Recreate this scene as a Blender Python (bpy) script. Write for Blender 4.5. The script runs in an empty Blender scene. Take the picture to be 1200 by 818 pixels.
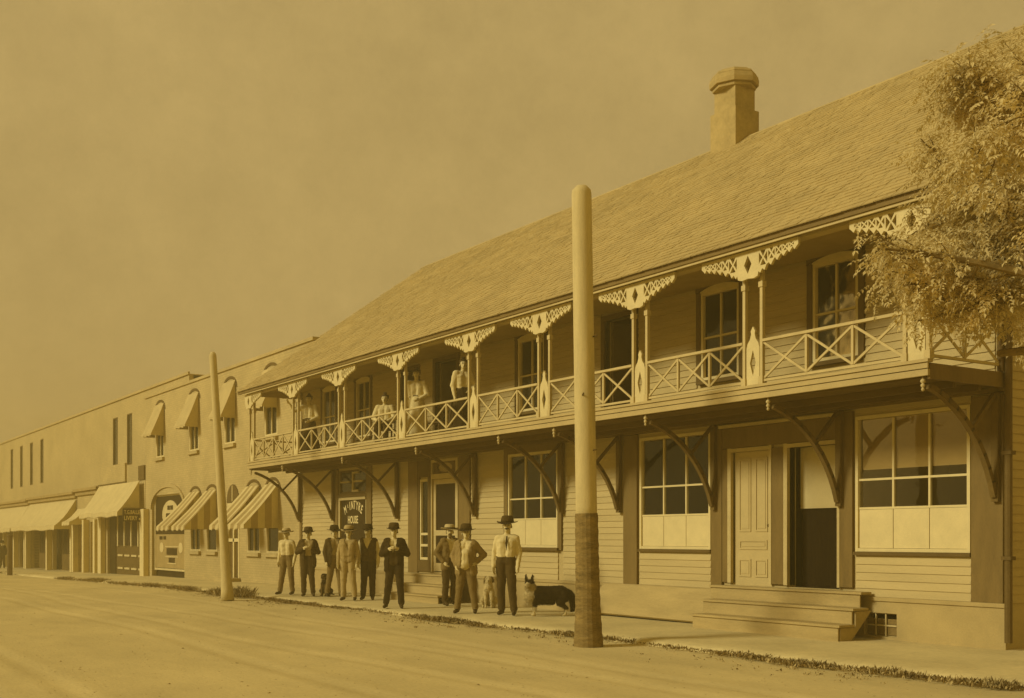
import bpy, bmesh, math, random
import numpy as np
from mathutils import Vector, Matrix
random.seed(7)
R = math.radians
sc = bpy.context.scene
COL = sc.collection

# ------------------------------------------------------------------ camera
cam_d = bpy.data.cameras.new('camera')
cam = bpy.data.objects.new('camera', cam_d); COL.objects.link(cam)
VIEW_ANGLE = math.atan(892 / 1350.0)            # street direction against the optical axis
cam.location = (0, 0, 1.5)
cam.rotation_euler = (R(90), 0, R(90) - VIEW_ANGLE)
cam_d.sensor_width = 36.0
cam_d.lens = 36.0 * 1350 / 1200
cam_d.shift_y = (630 - 409) / 1200.0            # rising front of a plate camera
cam_d.clip_end = 2000
sc.camera = cam

# ------------------------------------------------------------------ sky, sun, exposure
HAZE = .0055
SUN_EL, SUN_AZ = 28.0, 13.0                     # elevation; angle from the street normal towards the far end
w = bpy.data.worlds.new('World'); sc.world = w; w.use_nodes = True
nt = w.node_tree; nt.nodes.clear()
wo = nt.nodes.new('ShaderNodeOutputWorld'); bg = nt.nodes.new('ShaderNodeBackground')
sky = nt.nodes.new('ShaderNodeTexSky'); sky.sky_type = 'NISHITA'; sky.sun_disc = False
sky.sun_elevation = R(SUN_EL); sky.sun_rotation = R(180 + SUN_AZ)
sky.dust_density = 6.0; sky.air_density = 1.0; sky.ozone_density = 1.0
bw = nt.nodes.new('ShaderNodeRGBToBW')
mr = nt.nodes.new('ShaderNodeMapRange'); mr.inputs['From Min'].default_value = 0; mr.inputs['From Max'].default_value = 14
mr.inputs['To Min'].default_value = 1.0; mr.inputs['To Max'].default_value = 1.0 + .02
tc = nt.nodes.new('ShaderNodeTexCoord')
cl = nt.nodes.new('ShaderNodeTexNoise'); cl.inputs['Scale'].default_value = 7.0; cl.inputs['Detail'].default_value = 12; cl.inputs['Roughness'].default_value = .78
cr = nt.nodes.new('ShaderNodeMapRange'); cr.inputs['From Min'].default_value = .3; cr.inputs['From Max'].default_value = .7
cr.inputs['To Min'].default_value = .84; cr.inputs['To Max'].default_value = 1.08
mu = nt.nodes.new('ShaderNodeMath'); mu.operation = 'MULTIPLY'
vm = nt.nodes.new('ShaderNodeVectorMath'); vm.operation = 'SCALE'; vm.inputs[0].default_value = (4.85, 3.42, 1.24)
L = nt.links.new
L(sky.outputs[0], bw.inputs[0]); L(bw.outputs[0], mr.inputs['Value'])
L(tc.outputs['Generated'], cl.inputs['Vector']); L(cl.outputs['Fac'], cr.inputs['Value'])
L(mr.outputs[0], mu.inputs[0]); L(cr.outputs[0], mu.inputs[1]); L(mu.outputs[0], vm.inputs['Scale'])
L(vm.outputs[0], bg.inputs['Color']); bg.inputs['Strength'].default_value = 0.1
L(bg.outputs[0], wo.inputs[0])

sun_d = bpy.data.lights.new('sun', 'SUN'); sun = bpy.data.objects.new('sun', sun_d); COL.objects.link(sun)
sun_d.energy = 2.95; sun_d.angle = R(14); sun_d.color = (1, .945, .82)
to_sun = Vector((-math.sin(R(SUN_AZ)) * math.cos(R(SUN_EL)), -math.cos(R(SUN_AZ)) * math.cos(R(SUN_EL)), math.sin(R(SUN_EL))))
sun.rotation_euler = to_sun.to_track_quat('Z', 'Y').to_euler()
sun.location = (-20, -20, 30)
sc.render.engine = 'CYCLES'
vs = sc.view_settings
vs.view_transform = 'Standard'; vs.look = 'None'; vs.exposure = 0.0; vs.gamma = 1.0; vs.use_curve_mapping = False
sc.cycles.max_bounces = 6; sc.cycles.transparent_max_bounces = 12

# ------------------------------------------------------------------ materials
def tone(v):
    k = min(v, .6) / .6
    return (v, v * (.59 + .225 * k), v * (.09 + .23 * k))
MATS = {}
def M(name, v, rough=.85, amt=.18, scale=2.5, fine=40, bump=.15, spec=.10, stretch=(1, 1, 1), rand=0.0, rings=0):
    if name in MATS: return MATS[name]
    m = bpy.data.materials.new(name); m.use_nodes = True; MATS[name] = m
    t = m.node_tree; N = t.nodes; N.clear()
    o = N.new('ShaderNodeOutputMaterial'); p = N.new('ShaderNodeBsdfPrincipled')
    p.inputs['Roughness'].default_value = rough
    p.inputs['Specular IOR Level'].default_value = spec
    g = N.new('ShaderNodeNewGeometry'); mp = N.new('ShaderNodeMapping'); mp.inputs['Scale'].default_value = stretch
    t.links.new(g.outputs['Position'], mp.inputs['Vector'])
    n1 = N.new('ShaderNodeTexNoise'); n1.inputs['Scale'].default_value = scale; n1.inputs['Detail'].default_value = 6; n1.inputs['Roughness'].default_value = .65
    n2 = N.new('ShaderNodeTexNoise'); n2.inputs['Scale'].default_value = fine; n2.inputs['Detail'].default_value = 4
    t.links.new(mp.outputs[0], n1.inputs['Vector']); t.links.new(mp.outputs[0], n2.inputs['Vector'])
    ad = N.new('ShaderNodeMath'); ad.operation = 'MULTIPLY_ADD'; ad.inputs[1].default_value = .45
    t.links.new(n2.outputs['Fac'], ad.inputs[0]); t.links.new(n1.outputs['Fac'], ad.inputs[2])
    last = ad.outputs[0]
    if rand:
        oi = N.new('ShaderNodeObjectInfo'); a2 = N.new('ShaderNodeMath'); a2.operation = 'MULTIPLY_ADD'; a2.inputs[1].default_value = rand
        t.links.new(oi.outputs['Random'], a2.inputs[0]); t.links.new(last, a2.inputs[2]); last = a2.outputs[0]
    c = N.new('ShaderNodeMapRange'); c.inputs['From Min'].default_value = .42; c.inputs['From Max'].default_value = 1.03 + rand
    c.inputs['To Min'].default_value = 1 - amt * 1.6; c.inputs['To Max'].default_value = 1 + amt
    t.links.new(last, c.inputs['Value'])
    sv = N.new('ShaderNodeVectorMath'); sv.operation = 'SCALE'; sv.inputs[0].default_value = tone(v)
    t.links.new(c.outputs[0], sv.inputs['Scale']); t.links.new(sv.outputs[0], p.inputs['Base Color'])
    if bump:
        b = N.new('ShaderNodeBump'); b.inputs['Strength'].default_value = bump; b.inputs['Distance'].default_value = .02
        t.links.new(last, b.inputs['Height']); t.links.new(b.outputs[0], p.inputs['Normal'])
    t.links.new(p.outputs[0], o.inputs[0])
    return m
def glass(name, tintv=.9):
    if name in MATS: return MATS[name]
    m = bpy.data.materials.new(name); m.use_nodes = True; MATS[name] = m
    t = m.node_tree; N = t.nodes; N.clear()
    o = N.new('ShaderNodeOutputMaterial'); a = N.new('ShaderNodeBsdfTransparent'); a.inputs[0].default_value = (tintv, tintv * .95, tintv * .85, 1)
    gl = N.new('ShaderNodeBsdfGlossy'); gl.inputs['Roughness'].default_value = .04; gl.inputs['Color'].default_value = (.9, .9, .85, 1)
    nz = N.new('ShaderNodeTexNoise'); nz.inputs['Scale'].default_value = 2.2
    ge = N.new('ShaderNodeNewGeometry'); t.links.new(ge.outputs['Position'], nz.inputs['Vector'])
    bu = N.new('ShaderNodeBump'); bu.inputs['Strength'].default_value = .12; bu.inputs['Distance'].default_value = .03
    t.links.new(nz.outputs['Fac'], bu.inputs['Height']); t.links.new(bu.outputs[0], gl.inputs['Normal'])
    fr = N.new('ShaderNodeFresnel'); fr.inputs[0].default_value = 1.5
    mx = N.new('ShaderNodeMixShader'); t.links.new(fr.outputs[0], mx.inputs[0]); t.links.new(a.outputs[0], mx.inputs[1]); t.links.new(gl.outputs[0], mx.inputs[2])
    t.links.new(mx.outputs[0], o.inputs[0])
    return m

SID = M('pale_clapboard_paint', .50, rough=.7, amt=.13, scale=1.3, fine=30, bump=.1, stretch=(.5, 1, 3), rand=.25)
SID2 = M('pale_wall_paint', .47, amt=.13, scale=1.2, fine=25, bump=.1, stretch=(.5, 1, 3))
TRIM = M('brown_trim_paint', .19, rough=.6, amt=.18, scale=2, fine=30, stretch=(3, 3, .6))
CASE = M('dark_casing_paint', .13, rough=.6, amt=.15)
WHITE = M('off_white_paint', .66, rough=.55, amt=.09, scale=3, fine=50, bump=.06)
FRET = M('white_fretwork_paint', .62, rough=.6, amt=.10, scale=4, bump=.06)
RAIL = M('cream_rail_paint', .52, rough=.6, amt=.12, scale=4, bump=.08)
DECK = M('deck_edge_paint', .46, rough=.65, amt=.12, scale=2)
SOFF = M('shade_dark_soffit_boards', .13, amt=.15, scale=2)  # underside shade put into the dark colour
BRKT = M('bracket_wood', .15, amt=.2, scale=4)
SHING = M('weathered_shingles', .43, rough=.95, amt=.16, scale=1.1, fine=18, bump=.2)
FASC = M('fascia_shade_paint', .20, rough=.6, amt=.14, stretch=(.4, 2, 2))  # brown trim, darkened further to deepen the shadow line under the shingles
DOORL = M('cream_door_paint', .50, rough=.55, amt=.08, scale=3, bump=.05)
DARK = M('dark_interior_wood', .035, amt=.25, bump=.05)
PLANK = M('worn_step_planks', .42, rough=.9, amt=.16, scale=2.2, fine=30, stretch=(.5, 3, 3))
FOUND = M('foundation_boards', .42, rough=.9, amt=.14, scale=1.6)
BLIND = M('linen_roller_blind', .58, amt=.08, scale=3, bump=.05)
CURT = M('lace_curtain', .82, amt=.12, scale=9, bump=.2)
GLASS = glass('window_glass')
STUC = M('pale_painted_brick', .48, rough=.9, amt=.15, scale=.7, fine=14, bump=.25)
STUC2 = M('pale_far_wall', .48, rough=.9, amt=.13, scale=.5, fine=12, bump=.2)
CANV = M('canvas_awning', .58, rough=.9, amt=.12, scale=2.2, fine=30, bump=.15)
CANVU = M('wall_toned_canvas', .50, rough=.9, amt=.12, scale=2.2, fine=30, bump=.15)  # canvas copy toned like the wall so its lit slopes blend in
CANVD = M('canvas_awning_stripe', .36, rough=.9, amt=.14, scale=2.2, fine=30, bump=.15)
SHOPD = M('shaded_depth_dark', .035, rough=.6, amt=.3, scale=3)  # shade of bays, recess and rooms put into a near-black colour
SHOPM = M('brown_shopfront', .13, rough=.7, amt=.2, scale=3)
def add_brick(m):
    t = m.node_tree; p = [n for n in t.nodes if n.type == 'BSDF_PRINCIPLED'][0]; src = p.inputs['Base Color'].links[0].from_socket
    g = t.nodes.new('ShaderNodeNewGeometry'); sx = t.nodes.new('ShaderNodeSeparateXYZ'); cb = t.nodes.new('ShaderNodeCombineXYZ'); bt = t.nodes.new('ShaderNodeTexBrick')
    t.links.new(g.outputs['Position'], sx.inputs[0]); t.links.new(sx.outputs[0], cb.inputs[0]); t.links.new(sx.outputs[2], cb.inputs[1]); t.links.new(cb.outputs[0], bt.inputs['Vector'])
    bt.inputs['Scale'].default_value = 1; bt.inputs['Brick Width'].default_value = .24; bt.inputs['Row Height'].default_value = .085; bt.inputs['Mortar Size'].default_value = .008
    bt.inputs['Color1'].default_value = (.94, .94, .94, 1); bt.inputs['Color2'].default_value = (1.04, 1.04, 1.04, 1); bt.inputs['Mortar'].default_value = (.80, .80, .80, 1)
    mx = t.nodes.new('ShaderNodeMix'); mx.data_type = 'RGBA'; mx.blend_type = 'MULTIPLY'; mx.inputs[0].default_value = 1
    t.links.new(src, mx.inputs[6]); t.links.new(bt.outputs['Color'], mx.inputs[7]); t.links.new(mx.outputs[2], p.inputs['Base Color'])
add_brick(STUC); add_brick(STUC2)
SIGND = M('sign_black_paint', .04, rough=.5, amt=.25)
LETT = M('sign_cream_letters', .75, rough=.6, amt=.12, scale=20, bump=0)
BRICK = M('chimney_brick', .40, rough=.95, amt=.18, scale=3, fine=16, bump=.3)
POLE = M('peeled_pole_wood', .56, rough=.9, amt=.14, scale=3, fine=40, bump=.3, stretch=(3, 3, .5))
BARK = M('rough_pole_butt', .25, rough=.95, amt=.4, scale=4, fine=26, bump=.7, stretch=(1, 1, 3.5))
ROAD = M('dusty_dirt_road', .57, rough=1, amt=.15, scale=.6, fine=22, bump=.35, spec=.02, stretch=(.55, 1.3, 1))
WALK = M('trodden_earth_walk', .60, rough=1, amt=.18, scale=.8, fine=14, bump=.25, spec=.05)
WEED = M('weeds', .17, rough=.9, amt=.35, scale=3); DRYW = M('dry_grass', .42, rough=.9, amt=.3, scale=3)
LEAF = M('tree_leaves', .70, rough=.8, amt=.25, scale=1.4, fine=9, bump=0)
_t = LEAF.node_tree; _p = [n for n in _t.nodes if n.type == 'BSDF_PRINCIPLED'][0]; _tr = _t.nodes.new('ShaderNodeBsdfTranslucent'); _mx = _t.nodes.new('ShaderNodeMixShader'); _mx.inputs[0].default_value = .42
_t.links.new(_p.inputs['Base Color'].links[0].from_socket, _tr.inputs[0]); _t.links.new(_p.outputs[0], _mx.inputs[1]); _t.links.new(_tr.outputs[0], _mx.inputs[2])
_t.links.new(_mx.outputs[0], [n for n in _t.nodes if n.type == 'OUTPUT_MATERIAL'][0].inputs[0])
TWIG = M('tree_bark', .22, rough=.95, amt=.3, scale=6, bump=.4)
SKIN = M('skin', .62, rough=.6, amt=.07, scale=8, bump=.03)
EYE = M('eye_dark', .05, amt=.05, bump=0)
HAIR = M('dark_hair', .06, rough=.7, amt=.3, scale=30)
C_WHITE = M('cloth_white', .66, rough=.95, amt=.10, scale=7, fine=60, bump=.25)
C_PALE = M('cloth_pale', .40, rough=.95, amt=.13, scale=7, fine=60, bump=.25)
C_MID = M('cloth_mid', .20, rough=.95, amt=.2, scale=7, fine=60, bump=.25)
C_DARK = M('cloth_dark', .075, rough=.95, amt=.25, scale=7, fine=60, bump=.25)
C_BLACK = M('cloth_black', .04, rough=.95, amt=.3, scale=7, fine=60, bump=.25)
STRAW = M('straw', .50, rough=.9, amt=.12, scale=20, bump=.2)
SHOE = M('shoe_leather', .06, rough=.6, amt=.3, scale=8)
FUR_D = M('dark_fur', .03, rough=.9, amt=.5, scale=12, fine=90, bump=.6)
FUR_L = M('white_fur', .52, rough=.95, amt=.18, scale=12, fine=90, bump=.5)
FUR_M = M('brown_fur', .14, rough=.95, amt=.3, scale=12, fine=90, bump=.5)
IRON = M('grey_iron', .10, rough=.6, amt=.2)

# ------------------------------------------------------------------ mesh helpers
class MB:
    def __init__(s): s.v = []; s.f = []; s.mi = []
    def add(s, vs_, fs_, mi=0):
        b = len(s.v); s.v += [tuple(p) for p in vs_]; s.f += [tuple(b + i for i in f) for f in fs_]; s.mi += [mi] * len(fs_)
        return s
    def box(s, x0, x1, y0, y1, z0, z1, mi=0):
        if x1 < x0: x0, x1 = x1, x0
        if y1 < y0: y0, y1 = y1, y0
        return s.add([(x0,y0,z0),(x1,y0,z0),(x1,y1,z0),(x0,y1,z0),(x0,y0,z1),(x1,y0,z1),(x1,y1,z1),(x0,y1,z1)],
              [(0,3,2,1),(4,5,6,7),(0,1,5,4),(1,2,6,5),(2,3,7,6),(3,0,4,7)], mi)
    def bar(s, a, b, w_, h_, up=(0,0,1), mi=0):
        a = Vector(a); b = Vector(b); d = (b - a).normalized(); u = Vector(up)
        if abs(d.dot(u)) > .98: u = Vector((0,1,0))
        r = d.cross(u).normalized(); u = r.cross(d).normalized()
        q = [(-w_/2,-h_/2),(w_/2,-h_/2),(w_/2,h_/2),(-w_/2,h_/2)]
        vs_ = [a + r*i + u*j for i, j in q] + [b + r*i + u*j for i, j in q]
        return s.add(vs_, [(3,2,1,0),(4,5,6,7),(0,1,5,4),(1,2,6,5),(2,3,7,6),(3,0,4,7)], mi)
    def prism(s, pts, axis, a0, a1, mi=0):
        n = len(pts)
        def P(p, a): return (a, p[0], p[1]) if axis == 'x' else ((p[0], a, p[1]) if axis == 'y' else (p[0], p[1], a))
        vs_ = [P(p, a0) for p in pts] + [P(p, a1) for p in pts]
        return s.add(vs_, [tuple(range(n))[::-1], tuple(range(n, 2*n))] + [(i, (i+1) % n, n + (i+1) % n, n + i) for i in range(n)], mi)
    def tube(s, pts, rs, n=8, mi=0, cap=True):
        pts = [Vector(p) for p in pts]; b = []; vs_ = []; prev = None
        for i, p in enumerate(pts):
            d = (pts[min(i+1, len(pts)-1)] - pts[max(i-1, 0)]).normalized()
            if prev is None:
                u = Vector((1,0,0)) if abs(d.x) < .9 else Vector((0,1,0))
            else: u = prev
            u = (u - d * u.dot(d)).normalized(); prev = u; v_ = d.cross(u)
            for k in range(n):
                a = 2*math.pi*k/n; vs_.append(p + (u*math.cos(a) + v_*math.sin(a)) * rs[i])
        fs_ = []
        for i in range(len(pts)-1):
            for k in range(n):
                fs_.append((i*n+k, i*n+(k+1)%n, (i+1)*n+(k+1)%n, (i+1)*n+k))
        if cap: fs_ += [tuple(range(n))[::-1], tuple(range((len(pts)-1)*n, len(pts)*n))]
        return s.add(vs_, fs_, mi)
    def lathe(s, c, prof, n=12, mi=0, sx=1, sy=1, wob=0, wn=0):
        vs_ = []
        for r, z in prof:
            for k in range(n):
                a = 2*math.pi*k/n; rr = r * (1 + (wob * math.cos(wn*a) if wob else 0))
                vs_.append((c[0] + rr*math.cos(a)*sx, c[1] + rr*math.sin(a)*sy, c[2] + z))
        fs_ = [(i*n+k, i*n+(k+1)%n, (i+1)*n+(k+1)%n, (i+1)*n+k) for i in range(len(prof)-1) for k in range(n)]
        fs_ += [tuple(range(n))[::-1], tuple(range((len(prof)-1)*n, len(prof)*n))]
        return s.add(vs_, fs_, mi)
    def build(s, name, mats, parent=None, smooth=False):
        me = bpy.data.meshes.new(name); off = wloc(parent) if parent else Vector((0,0,0))
        me.from_pydata([(p[0]-off.x, p[1]-off.y, p[2]-off.z) for p in s.v], [], s.f)
        if not isinstance(mats, (list, tuple)): mats = [mats]
        for m in mats: me.materials.append(m)
        if len(mats) > 1: me.polygons.foreach_set('material_index', s.mi)
        if smooth: me.polygons.foreach_set('use_smooth', [True]*len(s.f))
        me.update()
        o = bpy.data.objects.new(name, me); COL.objects.link(o)
        if parent: o.parent = parent
        return o
def wloc(o):
    v = Vector((0,0,0))
    while o: v = v + o.location; o = o.parent
    return v
def empty(name, loc, label, cat, group=None, rz=0, scale=1):
    o = bpy.data.objects.new(name, None); COL.objects.link(o); o.location = loc; o.rotation_euler = (0,0,rz); o.scale = (scale,)*3
    o.empty_display_size = .2
    return tag(o, label, cat, group)
def tag(o, label=None, cat=None, group=None, kind=None):
    if label: o['label'] = label
    if cat: o['category'] = cat
    if group: o['group'] = group
    if kind: o['kind'] = kind
    return o
def part(name, mb, mats, parent, smooth=False): return mb.build(name, mats, parent, smooth)
def unitbox():
    if 'unit_board' in bpy.data.meshes: return bpy.data.meshes['unit_board']
UNIT = {}
def board(name, x0, x1, y0, y1, z0, z1, mat, parent, lap=0.0):
    """one board as an object of its own, alike boards share one mesh; lap leans its foot out like a clapboard"""
    key = (mat.name, round(lap, 3))
    if key not in UNIT:
        b = MB(); b.add([(0,-lap,0),(1,-lap,0),(1,1,0),(0,1,0),(0,0,1),(1,0,1),(1,1,1),(0,1,1)],
              [(0,3,2,1),(4,5,6,7),(0,1,5,4),(1,2,6,5),(2,3,7,6),(3,0,4,7)])
        me = bpy.data.meshes.new(name); me.from_pydata(b.v, [], b.f); me.materials.append(mat); me.update(); UNIT[key] = me
    o = bpy.data.objects.new(name, UNIT[key]); COL.objects.link(o); off = wloc(parent); o.parent = parent
    o.location = (x0-off.x, y0-off.y, z0-off.z); o.scale = (x1-x0, y1-y0, z1-z0)
    return o
def fill2d(loops, t):
    """filled outline with holes -> (verts, faces) in x,z with thickness t along y"""
    cu = bpy.data.curves.new('outline', 'CURVE'); cu.dimensions = '2D'; cu.fill_mode = 'BOTH'; cu.extrude = t/2
    for lp in loops:
        sp = cu.splines.new('POLY'); sp.points.add(len(lp)-1); sp.use_cyclic_u = True
        for i, p in enumerate(lp): sp.points[i].co = (p[0], p[1], 0, 1)
    o = bpy.data.objects.new('outline', cu); COL.objects.link(o)
    dg = bpy.context.evaluated_depsgraph_get(); dg.update()
    me = bpy.data.meshes.new_from_object(o.evaluated_get(dg))
    vs_ = [(v.co.x, -v.co.z, v.co.y) for v in me.vertices]; fs_ = [tuple(p.vertices) for p in me.polygons]
    bpy.data.objects.remove(o); bpy.data.curves.remove(cu); bpy.data.meshes.remove(me)
    return vs_, fs_
def text2d(s, size, t=.01):
    cu = bpy.data.curves.new('lettering', 'FONT'); cu.body = s; cu.size = size; cu.extrude = t/2; cu.offset = size*.02
    cu.align_x = 'CENTER'; cu.resolution_u = 3
    o = bpy.data.objects.new('lettering', cu); COL.objects.link(o)
    dg = bpy.context.evaluated_depsgraph_get(); dg.update()
    me = bpy.data.meshes.new_from_object(o.evaluated_get(dg))
    vs_ = [(v.co.x, -v.co.z, v.co.y) for v in me.vertices]; fs_ = [tuple(p.vertices) for p in me.polygons]
    bpy.data.objects.remove(o); bpy.data.curves.remove(cu); bpy.data.meshes.remove(me)
    return vs_, fs_
def moved(vf, x=0, y=0, z=0, sx=1, rot=0):
    c, s_ = math.cos(rot), math.sin(rot)
    return [((p[0]*sx)*c - p[2]*s_ + x, p[1] + y, (p[0]*sx)*s_ + p[2]*c + z) for p in vf[0]], vf[1]
def wall_cells(mb, x0, x1, z0, z1, y0, y1, rects):
    xs = sorted({x0, x1} | {v for r in rects for v in r[:2] if x0 < v < x1}); zs = sorted({z0, z1} | {v for r in rects for v in r[2:] if z0 < v < z1})
    for i in range(len(xs)-1):
        run = None
        for j in range(len(zs)-1):
            cx, cz = (xs[i]+xs[i+1])/2, (zs[j]+zs[j+1])/2
            hole = any(r[0] < cx < r[1] and r[2] < cz < r[3] for r in rects)
            if hole:
                if run is not None: mb.box(xs[i], xs[i+1], y0, y1, run, zs[j]); run = None
            elif run is None: run = zs[j]
        if run is not None: mb.box(xs[i], xs[i+1], y0, y1, run, zs[-1])

# ================================================================== SETTING: ground
def gz(x):                                       # the street falls gently away beyond the hotel
    t = max(0.0, -33 - x); return -.0102 * t if t < 40 else -.408 - .004*(t-40)
def sheet(name, xs, ys, zf, mat):
    mb = MB(); n = len(ys)
    mb.v = [(x, y, zf(x, y)) for x in xs for y in ys]
    mb.f = [(i*n+j, (i+1)*n+j, (i+1)*n+j+1, i*n+j+1) for i in range(len(xs)-1) for j in range(n-1)]
    mb.mi = [0]*len(mb.f)
    o = mb.build(name, mat, smooth=True); o['kind'] = 'structure'; return o
rx = random.Random(3)
PH = [(rx.uniform(.15, 2.2), rx.uniform(.15, 2.2), rx.uniform(0, 6.28), rx.uniform(.003, .012)) for _ in range(14)]
def bumpy(x, y): return sum(a*math.sin(u*x + v*y + p) for u, v, p, a in PH)
def rut(x, y):
    d = 0
    for c in (1.6, 3.1, 5.2, 6.7, 7.6, 9.0):
        t = (y - c - .35*math.sin(x*.11+c*2) - .08*math.sin(x*.5+c)); d += -.024*math.exp(-(t/.12)**2) + .011*math.exp(-((abs(t)-.2)/.09)**2)
    return d
xs_near = [-120, -100] + [-90 + .45*i for i in range(201)] + [4, 10, 20, 40]
ys_road = [-40, -20, -10, -4] + [-2 + .1*i for i in range(131)] + [11.4]
road = sheet('road', xs_near, ys_road, lambda x, y: gz(x) - .085 + bumpy(x, y)*.2*min(1, max(0, (11.2-y)/2.0)) + rut(x, y)*.6 - (.06 if y > 11.0 else 0), ROAD)
walk = sheet('pavement', [-120] + [-90 + .6*i for i in range(151)] + [6, 20, 40], [10.95, 11.0, 11.1, 11.3, 11.8, 12.4, 13, 13.6, 14.6],
             lambda x, y: gz(x) + bumpy(x*1.3, y)*.18*min(1, max(0, (y-10.9))) - (.14 if y < 10.97 else (.05 if y < 11.05 else (.015 if y < 11.2 else 0))) + .004*math.sin(y*3), WALK)
sheet('back_lot_ground', [-120, -60, -33, 0, 40], [14.4, 30, 60], lambda x, y: gz(x) - .03, WALK)

# ================================================================== HOTEL
HX0, HX1, YW, YB = -32.85, -9.2, 14.0, 12.36
FLOOR2, CEIL = 3.62, 5.92
hotel = empty('hotel_building', (-21, 14, 0), 'long two storey clapboard hotel with full width balcony and shingled roof', 'hotel')
# openings: (x0, x1, z0, z1)
W1 = (-11.70, -9.73, 1.29, 3.33); W2 = (-16.78, -14.86, 1.29, 3.37); W3 = (-21.30, -19.42, 1.29, 3.33)
D1 = (-14.33, -13.45, .70, 2.95); D2 = (-13.05, -12.03, .70, 2.95)
D3 = (-24.72, -23.50, .66, 2.98); TR3 = (-24.72, -23.50, 3.06, 3.36); SL3 = (-25.32, -24.88, .95, 2.95)
W4 = (-30.05, -28.35, 1.15, 2.62); TR4 = (-30.05, -28.35, 2.74, 3.38)
UP = [(-12.54, -11.64, 4.25, 5.80), (-15.10, -14.16, 4.25, 5.80), (-20.90, -19.90, 4.22, 5.80), (-28.95, -28.10, 4.25, 5.80), (-31.20, -30.30, 4.25, 5.80)]
UD = [(-17.85, -16.95, 3.70, 5.74), (-24.55, -23.50, 3.70, 5.78), (-26.3, -25.45, 3.70, 5.74)]
LOW = [W1, W2, W3, D1, D2, D3, TR3, SL3, W4, TR4]
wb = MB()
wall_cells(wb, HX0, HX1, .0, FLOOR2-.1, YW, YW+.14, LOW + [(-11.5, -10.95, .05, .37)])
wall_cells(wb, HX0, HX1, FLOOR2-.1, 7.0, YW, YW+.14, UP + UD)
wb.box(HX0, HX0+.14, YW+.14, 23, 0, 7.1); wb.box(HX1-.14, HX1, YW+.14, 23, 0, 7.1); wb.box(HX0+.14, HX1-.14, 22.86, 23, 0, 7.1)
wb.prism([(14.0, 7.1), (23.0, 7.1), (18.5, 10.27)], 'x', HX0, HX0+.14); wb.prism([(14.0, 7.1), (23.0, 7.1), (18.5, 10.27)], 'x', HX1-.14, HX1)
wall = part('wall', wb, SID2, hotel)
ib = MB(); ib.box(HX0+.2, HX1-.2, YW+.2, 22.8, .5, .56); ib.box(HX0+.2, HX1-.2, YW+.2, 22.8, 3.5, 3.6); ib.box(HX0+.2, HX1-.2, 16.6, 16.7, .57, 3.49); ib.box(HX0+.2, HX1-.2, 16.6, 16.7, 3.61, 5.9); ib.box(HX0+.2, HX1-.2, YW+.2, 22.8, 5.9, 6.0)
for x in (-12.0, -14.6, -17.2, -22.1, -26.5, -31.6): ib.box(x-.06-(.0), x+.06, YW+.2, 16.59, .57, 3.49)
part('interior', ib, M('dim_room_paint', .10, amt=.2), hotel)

# clapboards of the lower storey: every board its own object, broken by trim and openings
TRIMX = [(-9.72, -9.2), (-12.03, -11.70), (-14.86, -14.33), (-13.45, -13.05), (-17.26, -16.80), (-21.46, -21.30), (-19.42, -19.24), (-23.42, -22.88), (-25.95, -24.72), (-30.42, -27.98), (HX0, HX0+.16), (-24.72, -23.42), (-14.33, -12.03)]
def runs(z0, z1, blocks):
    cuts = [(HX0, HX0)] + sorted(blocks) + [(HX1, HX1)]; out = []; cur = HX0
    for a, b in sorted(blocks):
        if a > cur + .02: out.append((cur, a))
        cur = max(cur, b)
    if HX1 > cur + .02: out.append((cur, HX1))
    return out
EXP = .120
z = .62
while z < 3.40:
    bl = list(TRIMX)
    for r in (W1, W2, W3):
        if r[2] - .07 < z + EXP*.6 and z < r[3] + .05: bl.append((r[0]-.02, r[1]+.02))
    for a, b in runs(z, z+EXP, bl):
        for_len = b - a
        cuts = [a, b]
        if for_len > 2.2 and rx.random() < .6: cuts = [a, a + for_len*rx.uniform(.3, .7), b]
        for k in range(len(cuts)-1):
            board('clapboard', cuts[k]+.003, cuts[k+1]-.003, YW-.012, YW, z, min(z+EXP+.012, 3.5), SID, wall, lap=1.5)
    z += EXP
ub = MB(); z = 3.66
while z < 5.86:
    bl = [(r[0]-.12, r[1]+.12) for r in UP + UD if r[2]-.08 < z+EXP*.6 and z < r[3]+.12] + [(HX0, HX0+.16), (HX1-.16, HX1)]
    for a, b in runs(z, z+EXP, bl):
        ub.add([(a,YW-.03,z),(b,YW-.03,z),(b,YW,z),(a,YW,z),(a,YW-.012,z+EXP),(b,YW-.012,z+EXP),(b,YW,z+EXP),(a,YW,z+EXP)], [(0,3,2,1),(4,5,6,7),(0,1,5,4),(1,2,6,5),(3,0,4,7)])
    z += EXP
part('clapboards', ub, SID2, hotel)['kind'] = 'stuff'
sb = MB(); z = .62
while z < 7.1:
    sb.add([(HX1+.03,YW,z),(HX1+.03,23,z),(HX1,23,z),(HX1,YW,z),(HX1+.012,YW,z+EXP),(HX1+.012,23,z+EXP),(HX1,23,z+EXP),(HX1,YW,z+EXP)], [(0,1,2,3),(7,6,5,4),(0,4,5,1),(3,7,4,0)])
    z += EXP
part('clapboards', sb, SID2, hotel)['kind'] = 'stuff'

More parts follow.
